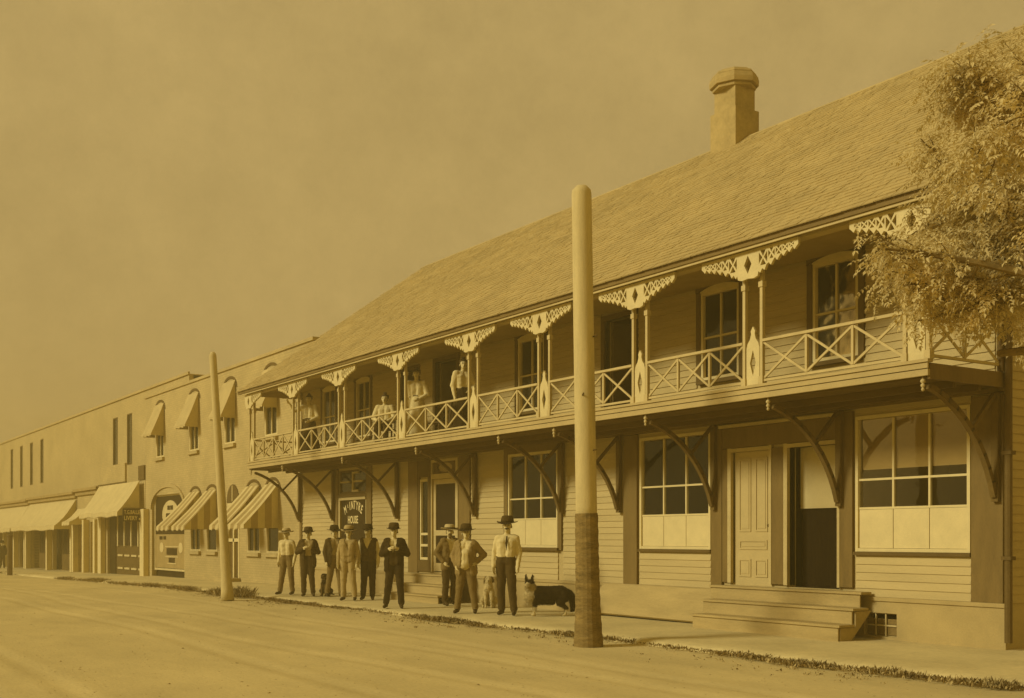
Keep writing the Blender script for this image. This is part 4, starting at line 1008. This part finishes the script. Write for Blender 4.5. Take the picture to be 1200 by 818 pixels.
        for i, f in enumerate(F2):
            x, y, z = C2[i]; z -= dz
            if z > 1.445 and math.hypot(x, y) < .085: continue
            if jacket: gap = .075 + .03*max(0, 1.15-z)/.3 + (.035*max(0, z-1.2)/.2 if not vest else 0)
            else: gap = max(0, (z-1.20)*.42) if z > 1.20 else 0
            if y < -.04 and abs(x) < gap: continue
            keep.append(f)
        used = sorted({i for f in keep for i in f}); mp_ = {u: k for k, u in enumerate(used)}
        q = MB(); q.add([tuple(V2[u]) for u in used], [tuple(mp_[i] for i in f) for f in keep])
        jo = add('jacket' if jacket else 'waistcoat', q, jacket or vest)
        so_m = jo.modifiers.new('cloth', 'SOLIDIFY'); so_m.thickness = .010; so_m.offset = -1
        if jacket and vest:
            P3 = [(a, r0+.010, b, r1+.010, l) for a, r0, b, r1, l in T if l == 'top' or (l == 'bottom' and a[2] > .97+dz and b[2] > 1.0+dz)]
            V3, F3, l3, C3 = grow(P3, .016, 3)
            keep = [f for i, f in enumerate(F3) if not (C3[i][2]-dz > 1.445 or (C3[i][1] < -.03 and abs(C3[i][0]) < max(0, (C3[i][2]-dz-1.18)*.4)))]
            used = sorted({i for f in keep for i in f}); mp_ = {u: k for k, u in enumerate(used)}
            q = MB(); q.add([tuple(V3[u]) for u in used], [tuple(mp_[i] for i in f) for f in keep]); add('waistcoat', q, vest)
    if tie:
        q = MB(); q.add([(-.012, -.095, 1.435), (.012, -.095, 1.435), (.022, -.142, 1.30), (0, -.148, 1.16), (-.022, -.142, 1.30), (0, -.110, 1.43), (0, -.155, 1.30)], [(0,5,6,4), (5,1,2,6), (4,6,3), (6,2,3)]); add('necktie', q, C_BLACK)
    if belt:
        q = MB(); q.lathe((0, -.005, 1.075+dz), [(.168*S,-.022),(.172*S,0),(.168*S,.022)], 24, sy=.70, sx=1.02); add('belt', q, belt)
    if skirt:
        q = MB(); n = 36; rings = [(.150, 1.08), (.175, 1.0), (.20, .86), (.235, .6), (.285, .3), (.335, .05)]; vs_ = []
        for r_, z_ in rings:
            for k in range(n):
                a = 2*math.pi*k/n; rr = r_*(1 + .055*math.sin(a*9)*(1-z_/1.08) + .02*math.sin(a*4+1)*(1-z_/1.08))
                vs_.append((rr*math.cos(a)*1.02, rr*math.sin(a)*.9 + .01, z_))
        fs_ = [(i*n+k, (i+1)*n+k, (i+1)*n+(k+1)%n, i*n+(k+1)%n) for i in range(len(rings)-1) for k in range(n)] + [tuple(range(n))]
        q.add(vs_, fs_)
        if not seated: add('skirt', q, skirt)
    return o
CY = 56                                            # facing the camera
person((-28.5, 11.72, 0), 40, 1.70, 'man in pale shirt and pale wide hat, leftmost of the men', arms=('down', 'down'), top=C_WHITE, bottom=C_MID, hat=STRAW, hat_style='straw', stance=.30, sway=.04, turn=15)
person((-27.35, 11.86, 0), 62, 1.70, 'man in dark suit and hat with hands at his chest beside the leftmost man', arms=('lapel', 'lapel'), top=C_PALE, bottom=C_DARK, hat=C_DARK, jacket=C_DARK, stance=.10, sway=-.03, turn=-8)
person((-26.9, 12.35, 0), 78, 1.74, 'man in dark hat and open waistcoat standing behind the seated dog', arms=('down', 'down'), top=C_PALE, bottom=C_MID, hat=C_BLACK, jacket=C_DARK, stance=.2, step=.09, turn=-18, sway=.03)
person((-25.0, 11.88, 0), 52, 1.72, 'man in pale clothes and pale hat before the lettered window', arms=('down', 'down'), top=C_PALE, sleeves=C_PALE, bottom=C_PALE, hat=C_PALE, vest=M('cloth_tan', .33, bump=.2), stance=.16, sway=-.035, turn=6)
person((-25.0, 12.36, 0), 58, 1.75, 'man in dark waistcoat and white sleeves close behind the man in pale clothes', arms=('down', 'down'), top=C_WHITE, bottom=C_BLACK, hat=C_BLACK, hat_style='derby', vest=C_DARK, stance=.08, sway=.025, turn=-12)
person((-21.75, 11.36, 0), 58, 1.74, 'man in black suit and round hat gripping his lapels with both hands', arms=('lapel', 'lapel'), top=C_WHITE, bottom=C_BLACK, hat=C_DARK, hat_style='derby', jacket=C_BLACK, vest=C_DARK, stance=.24, sway=.03, step=.05)
person((-21.95, 12.85, 0), 90, 1.74, 'bearded man in straw hat half hidden behind the stout man', arms=('pocket', 'down'), top=C_WHITE, bottom=C_DARK, hat=STRAW, hat_style='straw', jacket=C_MID, beard=True, turn=-25, stance=.1)
person((-19.5, 11.8, 0), 48, 1.70, 'stout man in open pale jacket and dark hat with legs apart', arms=('pocket', 'hip'), top=C_WHITE, bottom=C_MID, hat=C_DARK, jacket=M('cloth_fawn', .27, bump=.25), stout=1.22, stance=.30, turn=12)
person((-18.6, 12.2, 0), 44, 1.84, 'tall man with moustache in white shirt, dark tie and hat beside the collie', arms=('down', 'down'), top=C_WHITE, bottom=C_DARK, hat=C_DARK, tie=True, mous=True, stance=.14, step=.08, sway=-.035, turn=10)
WG = 'women on the balcony'
person((-29.45, 12.78, 3.70), 50, 1.70, 'woman in white blouse and dark skirt leaning on the post at the far balcony end', arms=('post', 'front'), top=C_WHITE, bottom=C_DARK, skirt=C_DARK, hair=True, group=WG, puff=True)
person((-25.07, 12.86, 3.70), 50, 1.66, 'woman in white blouse seated behind the balcony rail', arms=('lap', 'lap'), top=C_WHITE, bottom=C_DARK, skirt=C_DARK, seated=True, hair=True, group=WG, puff=True)
person((-23.33, 12.78, 3.70), 52, 1.66, 'woman in pale dress with dark belt standing on the balcony', arms=('down', 'front'), top=C_WHITE, bottom=C_WHITE, skirt=C_WHITE, belt=C_BLACK, hair=True, group=WG, puff=True)
person((-21.21, 12.76, 3.70), 78, 1.62, 'woman in white blouse and dark skirt leaning against a balcony post, rightmost of the women', arms=('down', 'front'), top=C_WHITE, bottom=C_DARK, skirt=C_BLACK, hair=True, group=WG, puff=True, turn=-15)
FGp = 'far people outside the shops'
person((-82.2, 13.1, gz(-82)), 60, 1.72, 'dark clothed far person at the left edge of the picture', top=C_DARK, bottom=C_DARK, jacket=C_BLACK, hat=C_BLACK, group=FGp)
person((-77.6, 13.1, gz(-77.6)), 75, 1.68, 'dark clothed far person beside the shop post', top=C_DARK, bottom=C_DARK, jacket=C_BLACK, hat=C_BLACK, group=FGp)

# chair for the seated woman, and a rocking chair
def chair(loc, yaw, label):
    o = empty('wooden_chair', loc, label, 'chair', 'balcony chairs', rz=R(yaw))
    def ap(name, mb):
        me = bpy.data.meshes.new(name); me.from_pydata([tuple(v) for v in mb.v], [], mb.f); me.materials.append(CASE); me.update(); q = bpy.data.objects.new(name, me); COL.objects.link(q); q.parent = o
    ap('seat', MB().box(-.21, .21, -.20, .22, .41, .44))
    for x in (-.18, .18):
        ap('leg', MB().bar((x, -.17, 0), (x, -.16, .41), .035, .035)); ap('leg', MB().bar((x, .20, 0), (x, .19, .41), .035, .035))
        ap('back_post', MB().bar((x, .205, .44), (x, .27, .95), .032, .032))
    for z in (.60, .74, .88): ap('back_slat', MB().box(-.165, .165, .22+(z-.44)*.125, .235+(z-.44)*.125, z, z+.07))
    ap('stretcher', MB().bar((-.16, -.165, .2), (.16, -.165, .2), .02, .02))
chair((-25.10, 12.90, 3.70), 50, 'dark wooden chair under the seated woman')
chair((-23.0, 13.15, 3.70), 20, 'dark slatted chair standing empty right of the woman in the pale dress')

def dog(loc, yaw, prims, mm, label, extra=None, scale=1, shag=.25):
    o = empty('dog', loc, label, 'dog', 'dogs among the men', rz=R(yaw), scale=scale)
    V, F, labs, C = grow(prims, .012, 3)
    skin_obj('body', V, F, labs, mm, o, extra)
    # shaggy tufts standing off the coat, lying back and down
    rf = random.Random(len(F)); keys = []; tf_ = MB()
    for f, l in zip(F, labs):
        if l in ('nose',) or rf.random() > shag: continue
        p0, p1, p2 = Vector(V[f[0]]), Vector(V[f[1]]), Vector(V[f[2]]); nrm = (p1-p0).cross(p2-p0).normalized()
        if p0.z < .10: continue
        if mm[l] not in keys: keys.append(mm[l])
        d = (nrm*.55 + Vector((rf.gauss(0, .2), .45+rf.gauss(0, .2), -.55+rf.gauss(0, .15)))).normalized()*rf.uniform(.02, .05); side = d.cross(nrm).normalized()*.006
        tf_.add([p0-side, p0+side, p0+d], [(0, 1, 2)], keys.index(mm[l]))
    if tf_.f:
        me = bpy.data.meshes.new('fur'); me.from_pydata([tuple(v) for v in tf_.v], [], tf_.f)
        for m_ in keys: me.materials.append(m_)
        me.polygons.foreach_set('material_index', tf_.mi); me.update(); q = bpy.data.objects.new('fur', me); COL.objects.link(q); q.parent = o; q['kind'] = 'stuff'
    return o
# collie, head towards local -y but turned to the viewer
def stand_dog():
    p = []
    def c(a, r0, b, r1, l): p.append((a, r0, b, r1, l))
    c((0, -.24, .46), .155, (0, -.05, .45), .165, 'dark'); c((0, -.05, .45), .16, (0, .24, .47), .15, 'dark'); c((0, .20, .46), .15, (0, .34, .43), .135, 'dark')
    c((0, -.30, .45), .15, (.03, -.37, .40), .125, 'white'); c((0, -.30, .50), .13, (.05, -.37, .60), .11, 'white'); c((.03, -.37, .42), .12, (.02, -.36, .28), .075, 'white')
    c((0, -.22, .34), .11, (0, .05, .33), .10, 'dark')
    hx, hy_, hz_ = .07, -.38, .66
    c((hx, hy_, hz_), .078, (hx-.01, hy_+.03, hz_-.01), .075, 'dark'); c((hx+.045, hy_-.03, hz_-.02), .05, (hx+.145, hy_-.06, hz_-.045), .028, 'white'); c((hx+.15, hy_-.06, hz_-.035), .016, (hx+.158, hy_-.062, hz_-.035), .014, 'nose')
    for s in (-1, 1):
        b = (hx-.01 - s*.025, hy_+.0 + s*.055, hz_+.05)
        c(b, .034, (b[0]-.01, b[1]+s*.012, hz_+.13), .020, 'dark'); c((b[0]-.01, b[1]+s*.012, hz_+.13), .020, (b[0], b[1]+s*.014, hz_+.175), .008, 'dark')
        x = s*.075
        c((x, -.28, .40), .06, (x, -.27, .22), .040, 'dark' if s > 0 else 'white'); c((x, -.27, .22), .034, (x, -.275, .06), .026, 'white'); c((x, -.27, .03), .028, (x, -.31, .026), .024, 'white')
        c((x, .30, .42), .11, (x, .24, .28), .075, 'dark'); c((x, .22, .28), .048, (x, .36, .17), .032, 'dark'); c((x, .36, .17), .028, (x, .345, .05), .023, 'white'); c((x, .34, .028), .026, (x, .30, .026), .023, 'white')
    c((0, .42, .46), .07, (0, .50, .34), .085, 'dark'); c((0, .50, .34), .085, (0, .51, .20), .07, 'dark'); c((0, .51, .20), .07, (0, .48, .11), .035, 'dark')
    return p
dm_ = {'dark': FUR_D, 'white': FUR_L, 'nose': EYE, 'brown': FUR_M}
dog((-17.98, 12.7, 0), -30, stand_dog(), dm_, 'black and white collie standing side on by the pole', scale=.96, shag=.8)
def sit_dog():
    p = []
    def c(a, r0, b, r1, l): p.append((a, r0, b, r1, l))
    c((0, .16, .16), .135, (0, .04, .34), .12, 'body'); c((0, .04, .34), .12, (0, -.05, .46), .095, 'body'); c((0, -.05, .46), .085, (0, -.07, .56), .068, 'chest')
    c((0, -.08, .62), .072, (0, -.07, .615), .07, 'head'); c((0, -.12, .605), .045, (0, -.21, .58), .032, 'chest'); c((0, -.235, .592), .014, (0, -.238, .592), .013, 'nose')
    for s in (-1, 1):
        c((s*.06, -.07, .655), .03, (s*.095, -.05, .60), .022, 'ear'); c((s*.095, -.05, .60), .022, (s*.092, -.06, .55), .016, 'ear')
        c((s*.06, -.05, .38), .058, (s*.062, -.12, .18), .035, 'chest'); c((s*.062, -.12, .18), .031, (s*.062, -.12, .05), .025, 'chest'); c((s*.062, -.125, .028), .027, (s*.062, -.17, .026), .023, 'chest')
        c((s*.10, .13, .16), .095, (s*.12, -.02, .17), .06, 'body'); c((s*.12, -.02, .17), .05, (s*.12, .06, .05), .035, 'body'); c((s*.12, .05, .032), .03, (s*.12, -.07, .028), .025, 'chest')
    c((0, .27, .08), .035, (.12, .36, .04), .02, 'body')
    return p
dog((-20.72, 13.1, 0), 55, sit_dog(), {'body': FUR_L, 'chest': FUR_L, 'head': FUR_L, 'ear': FUR_M, 'nose': EYE}, 'pale dog with dark ears sitting behind the stout man', scale=1.0)
dog((-27.2, 12.25, 0), 40, sit_dog(), {'body': FUR_D, 'chest': FUR_M, 'head': FUR_D, 'ear': FUR_D, 'nose': EYE}, 'small dark dog sitting at the feet of the men on the left', scale=.85)

# ================================================================== WEEDS AND TREE
wd_ = MB(); rw = random.Random(5)
def patch(x): return max(.16, .42 + .42*math.sin(x*1.13+.4)*math.sin(x*.47+1) + .35*math.sin(x*3.1)*math.sin(x*1.9+2))
def weed_line(x0, x1, n, y, spread, hmax, ground):
    k = 0
    while k < n:
        x = rw.uniform(x0, x1); k += 1; pd = patch(x)
        if rw.random() > pd: continue
        cy = y + .10*math.sin(x*.8) + .05*math.sin(x*2.7) + rw.gauss(0, spread); hh = rw.uniform(.25, 1)**1.5 * hmax * (.45+.7*pd)
        for _ in range(rw.randint(2, 6)):           # a tuft
            xx = x + rw.gauss(0, .03); yy = cy + rw.gauss(0, .03); h_ = hh*rw.uniform(.5, 1); a = rw.uniform(0, 6.28); wdt = rw.uniform(.002, .008)*(1+hmax)
            g = gz(xx) + ground; lx, ly = rw.gauss(0, .55)*h_, rw.gauss(0, .55)*h_; dx, dy_ = math.cos(a)*wdt, math.sin(a)*wdt
            wd_.add([(xx-dx, yy-dy_, g), (xx+dx, yy+dy_, g), (xx+dx*1.5+lx*.55, yy+dy_*1.5+ly*.55, g+h_*.6), (xx+lx, yy+ly, g+h_), (xx-dx*1.5+lx*.55, yy-dy_*1.5+ly*.55, g+h_*.6)], [(0,1,2,3,4)], 1 if rw.random() < .45 else 0)
weed_line(-34, -7, 10500, 10.90, .085, .10, -.06); weed_line(-52, -33, 4500, 11.0, .16, .16, -.05); weed_line(-31.5, -28.9, 1200, 10.75, .16, .30, -.06); weed_line(-82, -58, 4000, 11.4, .35, .10, -.05); weed_line(-34, -8, 1200, 10.5, .35, .05, -.07)
wo_ = wd_.build('weeds', [WEED, DRYW]); tag(wo_, 'straggling low weeds along the kerb', 'weeds', kind='stuff')

gr_ = MB(); rg = random.Random(9)
for _ in range(5200):
    x = rg.uniform(-60, -2) if rg.random() < .5 else rg.uniform(-30, -5); y = rg.uniform(2.5, 10.7)
    sz = rg.uniform(.005, .013)*(1 + 1.3*(rg.random() < .04)); g = gz(x) - .085 + bumpy(x, y)*.2*min(1, max(0, (11.2-y)/2.0)) + rut(x, y)*.6; a = rg.uniform(0, 6.28)
    c, s_ = math.cos(a)*sz, math.sin(a)*sz; h_ = sz*rg.uniform(.3, .7)
    gr_.add([(x+c, y+s_, g), (x-s_*.8, y+c*.8, g), (x-c*1.2, y-s_*1.1, g), (x+s_, y-c, g), (x+c*.2, y+s_*.2, g+h_)], [(0,1,4), (1,2,4), (2,3,4), (3,0,4)])
tag(gr_.build('pebbles', M('pebbles_and_clods', .40, amt=.4, scale=5)), 'small stones and clods strewn over the dirt road', 'pebbles', kind='stuff')

tree = empty('shade_tree', (-6.0, 10.6, 0), 'leafy tree at the right edge overhanging the balcony end', 'tree')
tb = MB(); tb.tube([(-6.3, 10.75, -.1), (-6.33, 10.78, .8), (-6.28, 10.8, 2.2), (-6.4, 10.85, 3.4), (-6.5, 10.9, 4.6)], [.30, .22, .19, .17, .14], 12)
trunk = part('trunk', tb, TWIG, tree, smooth=True)
rt = random.Random(21); tips = []
limb = MB()
def inside(q): return q.z < 6.45 + .45*(q.x+8.0) and q.z > 3.8 and q.y + 1.223*q.x > .12 + max(0, q.z-4.8)*.75 + max(0, 4.3-q.z)*.8 + .25*math.sin(q.z*5)
def branch(p, d, ln, r, depth):
    pts = [Vector(p)]; rr = [r]; q = Vector(p); dd = Vector(d).normalized()
    for i in range(4):
        dd = (dd + Vector((rt.gauss(0, .15), rt.gauss(0, .15), rt.gauss(0, .10) - .035*(3-depth)))).normalized(); q = q + dd*ln/4
        if not inside(q) and (depth < 2 or i > 1): break
        pts.append(q.copy()); rr.append(r*(1-.17*(i+1)))
        if depth > 0:
            for _ in range(rt.choice((2, 2, 3))):
                nd = (dd + Vector((rt.gauss(0, .7), rt.gauss(0, .7), rt.gauss(-.05, .45)))).normalized(); branch(tuple(q), nd, ln*.5, r*.42, depth-1)
        if depth <= 1: tips.append((q.copy(), dd.copy()))
    if len(pts) > 1: limb.tube(pts, rr, 6)
for base, d, ln, r in (((-6.38, 10.85, 3.3), (-1, .22, .36), 2.5, .06), ((-6.4, 10.86, 3.8), (-1, -.05, .48), 2.4, .055), ((-6.45, 10.88, 4.0), (-.8, .15, .7), 1.9, .05), ((-6.42, 10.86, 3.7), (-.6, .7, .5), 2.0, .05), ((-6.5, 10.9, 4.5), (-.35, .3, .8), 1.6, .05), ((-6.45, 10.9, 4.2), (.7, .1, .6), 2.2, .06), ((-6.4, 10.85, 3.6), (.6, -.6, .5), 2.0, .05), ((-6.42, 10.86, 3.9), (-.7, -.5, .5), 1.9, .05)):
    branch(base, d, ln, r, 2)
part('branches', limb, TWIG, tree)['kind'] = 'stuff'
cw = MB()
def leaf(p, d, nrm, s):
    u = d.cross(nrm).normalized(); n_ = u.cross(d).normalized()
    cw.add([p, p + d*s*.9 + u*s*.48 + n_*s*.12, p + d*s*2 - n_*s*.25, p + d*s*.9 - u*s*.48 + n_*s*.12], [(0, 1, 2), (0, 2, 3)])
for q, dd in tips:
    for _ in range(5 if q.y + 1.223*q.x > .9 else 2):   # drooping sprigs of paired leaflets
        d = (dd*.4 + Vector((rt.gauss(0, .8), rt.gauss(0, .8), rt.gauss(-.3, .45)))).normalized(); p = q + Vector((rt.gauss(0, .07), rt.gauss(0, .07), rt.gauss(0, .07)))
        up = Vector((rt.gauss(-.15, .3), rt.gauss(-.3, .3), 1)).normalized(); n = rt.randint(4, 6)
        for k in range(n):
            p = p + d*rt.uniform(.035, .05); d = (d + Vector((0, 0, -.13))).normalized(); side = d.cross(up).normalized()
            for sg in (-1, 1):
                ld_ = (d*.55 + side*sg + Vector((rt.gauss(0, .15), rt.gauss(0, .15), -.25 + rt.gauss(0, .15)))).normalized()
                leaf(p, ld_, (up + Vector((rt.gauss(0, .25), rt.gauss(0, .25), 0))).normalized(), rt.uniform(.018, .031))
        leaf(p, d, up, .035)
crown = part('crown', cw, LEAF, tree); crown['kind'] = 'stuff'
print('leaves', len(cw.f)//2, 'tips', len(tips))

# ================================================================== HAZE (added volume: fades far things, lifts the darks)
hz_ = MB(); hz_.box(-123, 43, -43, 63, -1.8, 13.2)
hm_ = bpy.data.materials.new('added_haze'); hm_.use_nodes = True; t = hm_.node_tree; t.nodes.clear()
ho_ = t.nodes.new('ShaderNodeOutputMaterial'); pv = t.nodes.new('ShaderNodeVolumePrincipled')
pv.inputs['Color'].default_value = (1.0, .76, .22, 1); pv.inputs['Density'].default_value = HAZE; pv.inputs['Anisotropy'].default_value = .1
t.links.new(pv.outputs[0], ho_.inputs['Volume'])
hz_o = hz_.build('haze', hm_); tag(hz_o, 'dusty pale air over the whole street', 'haze', kind='stuff')
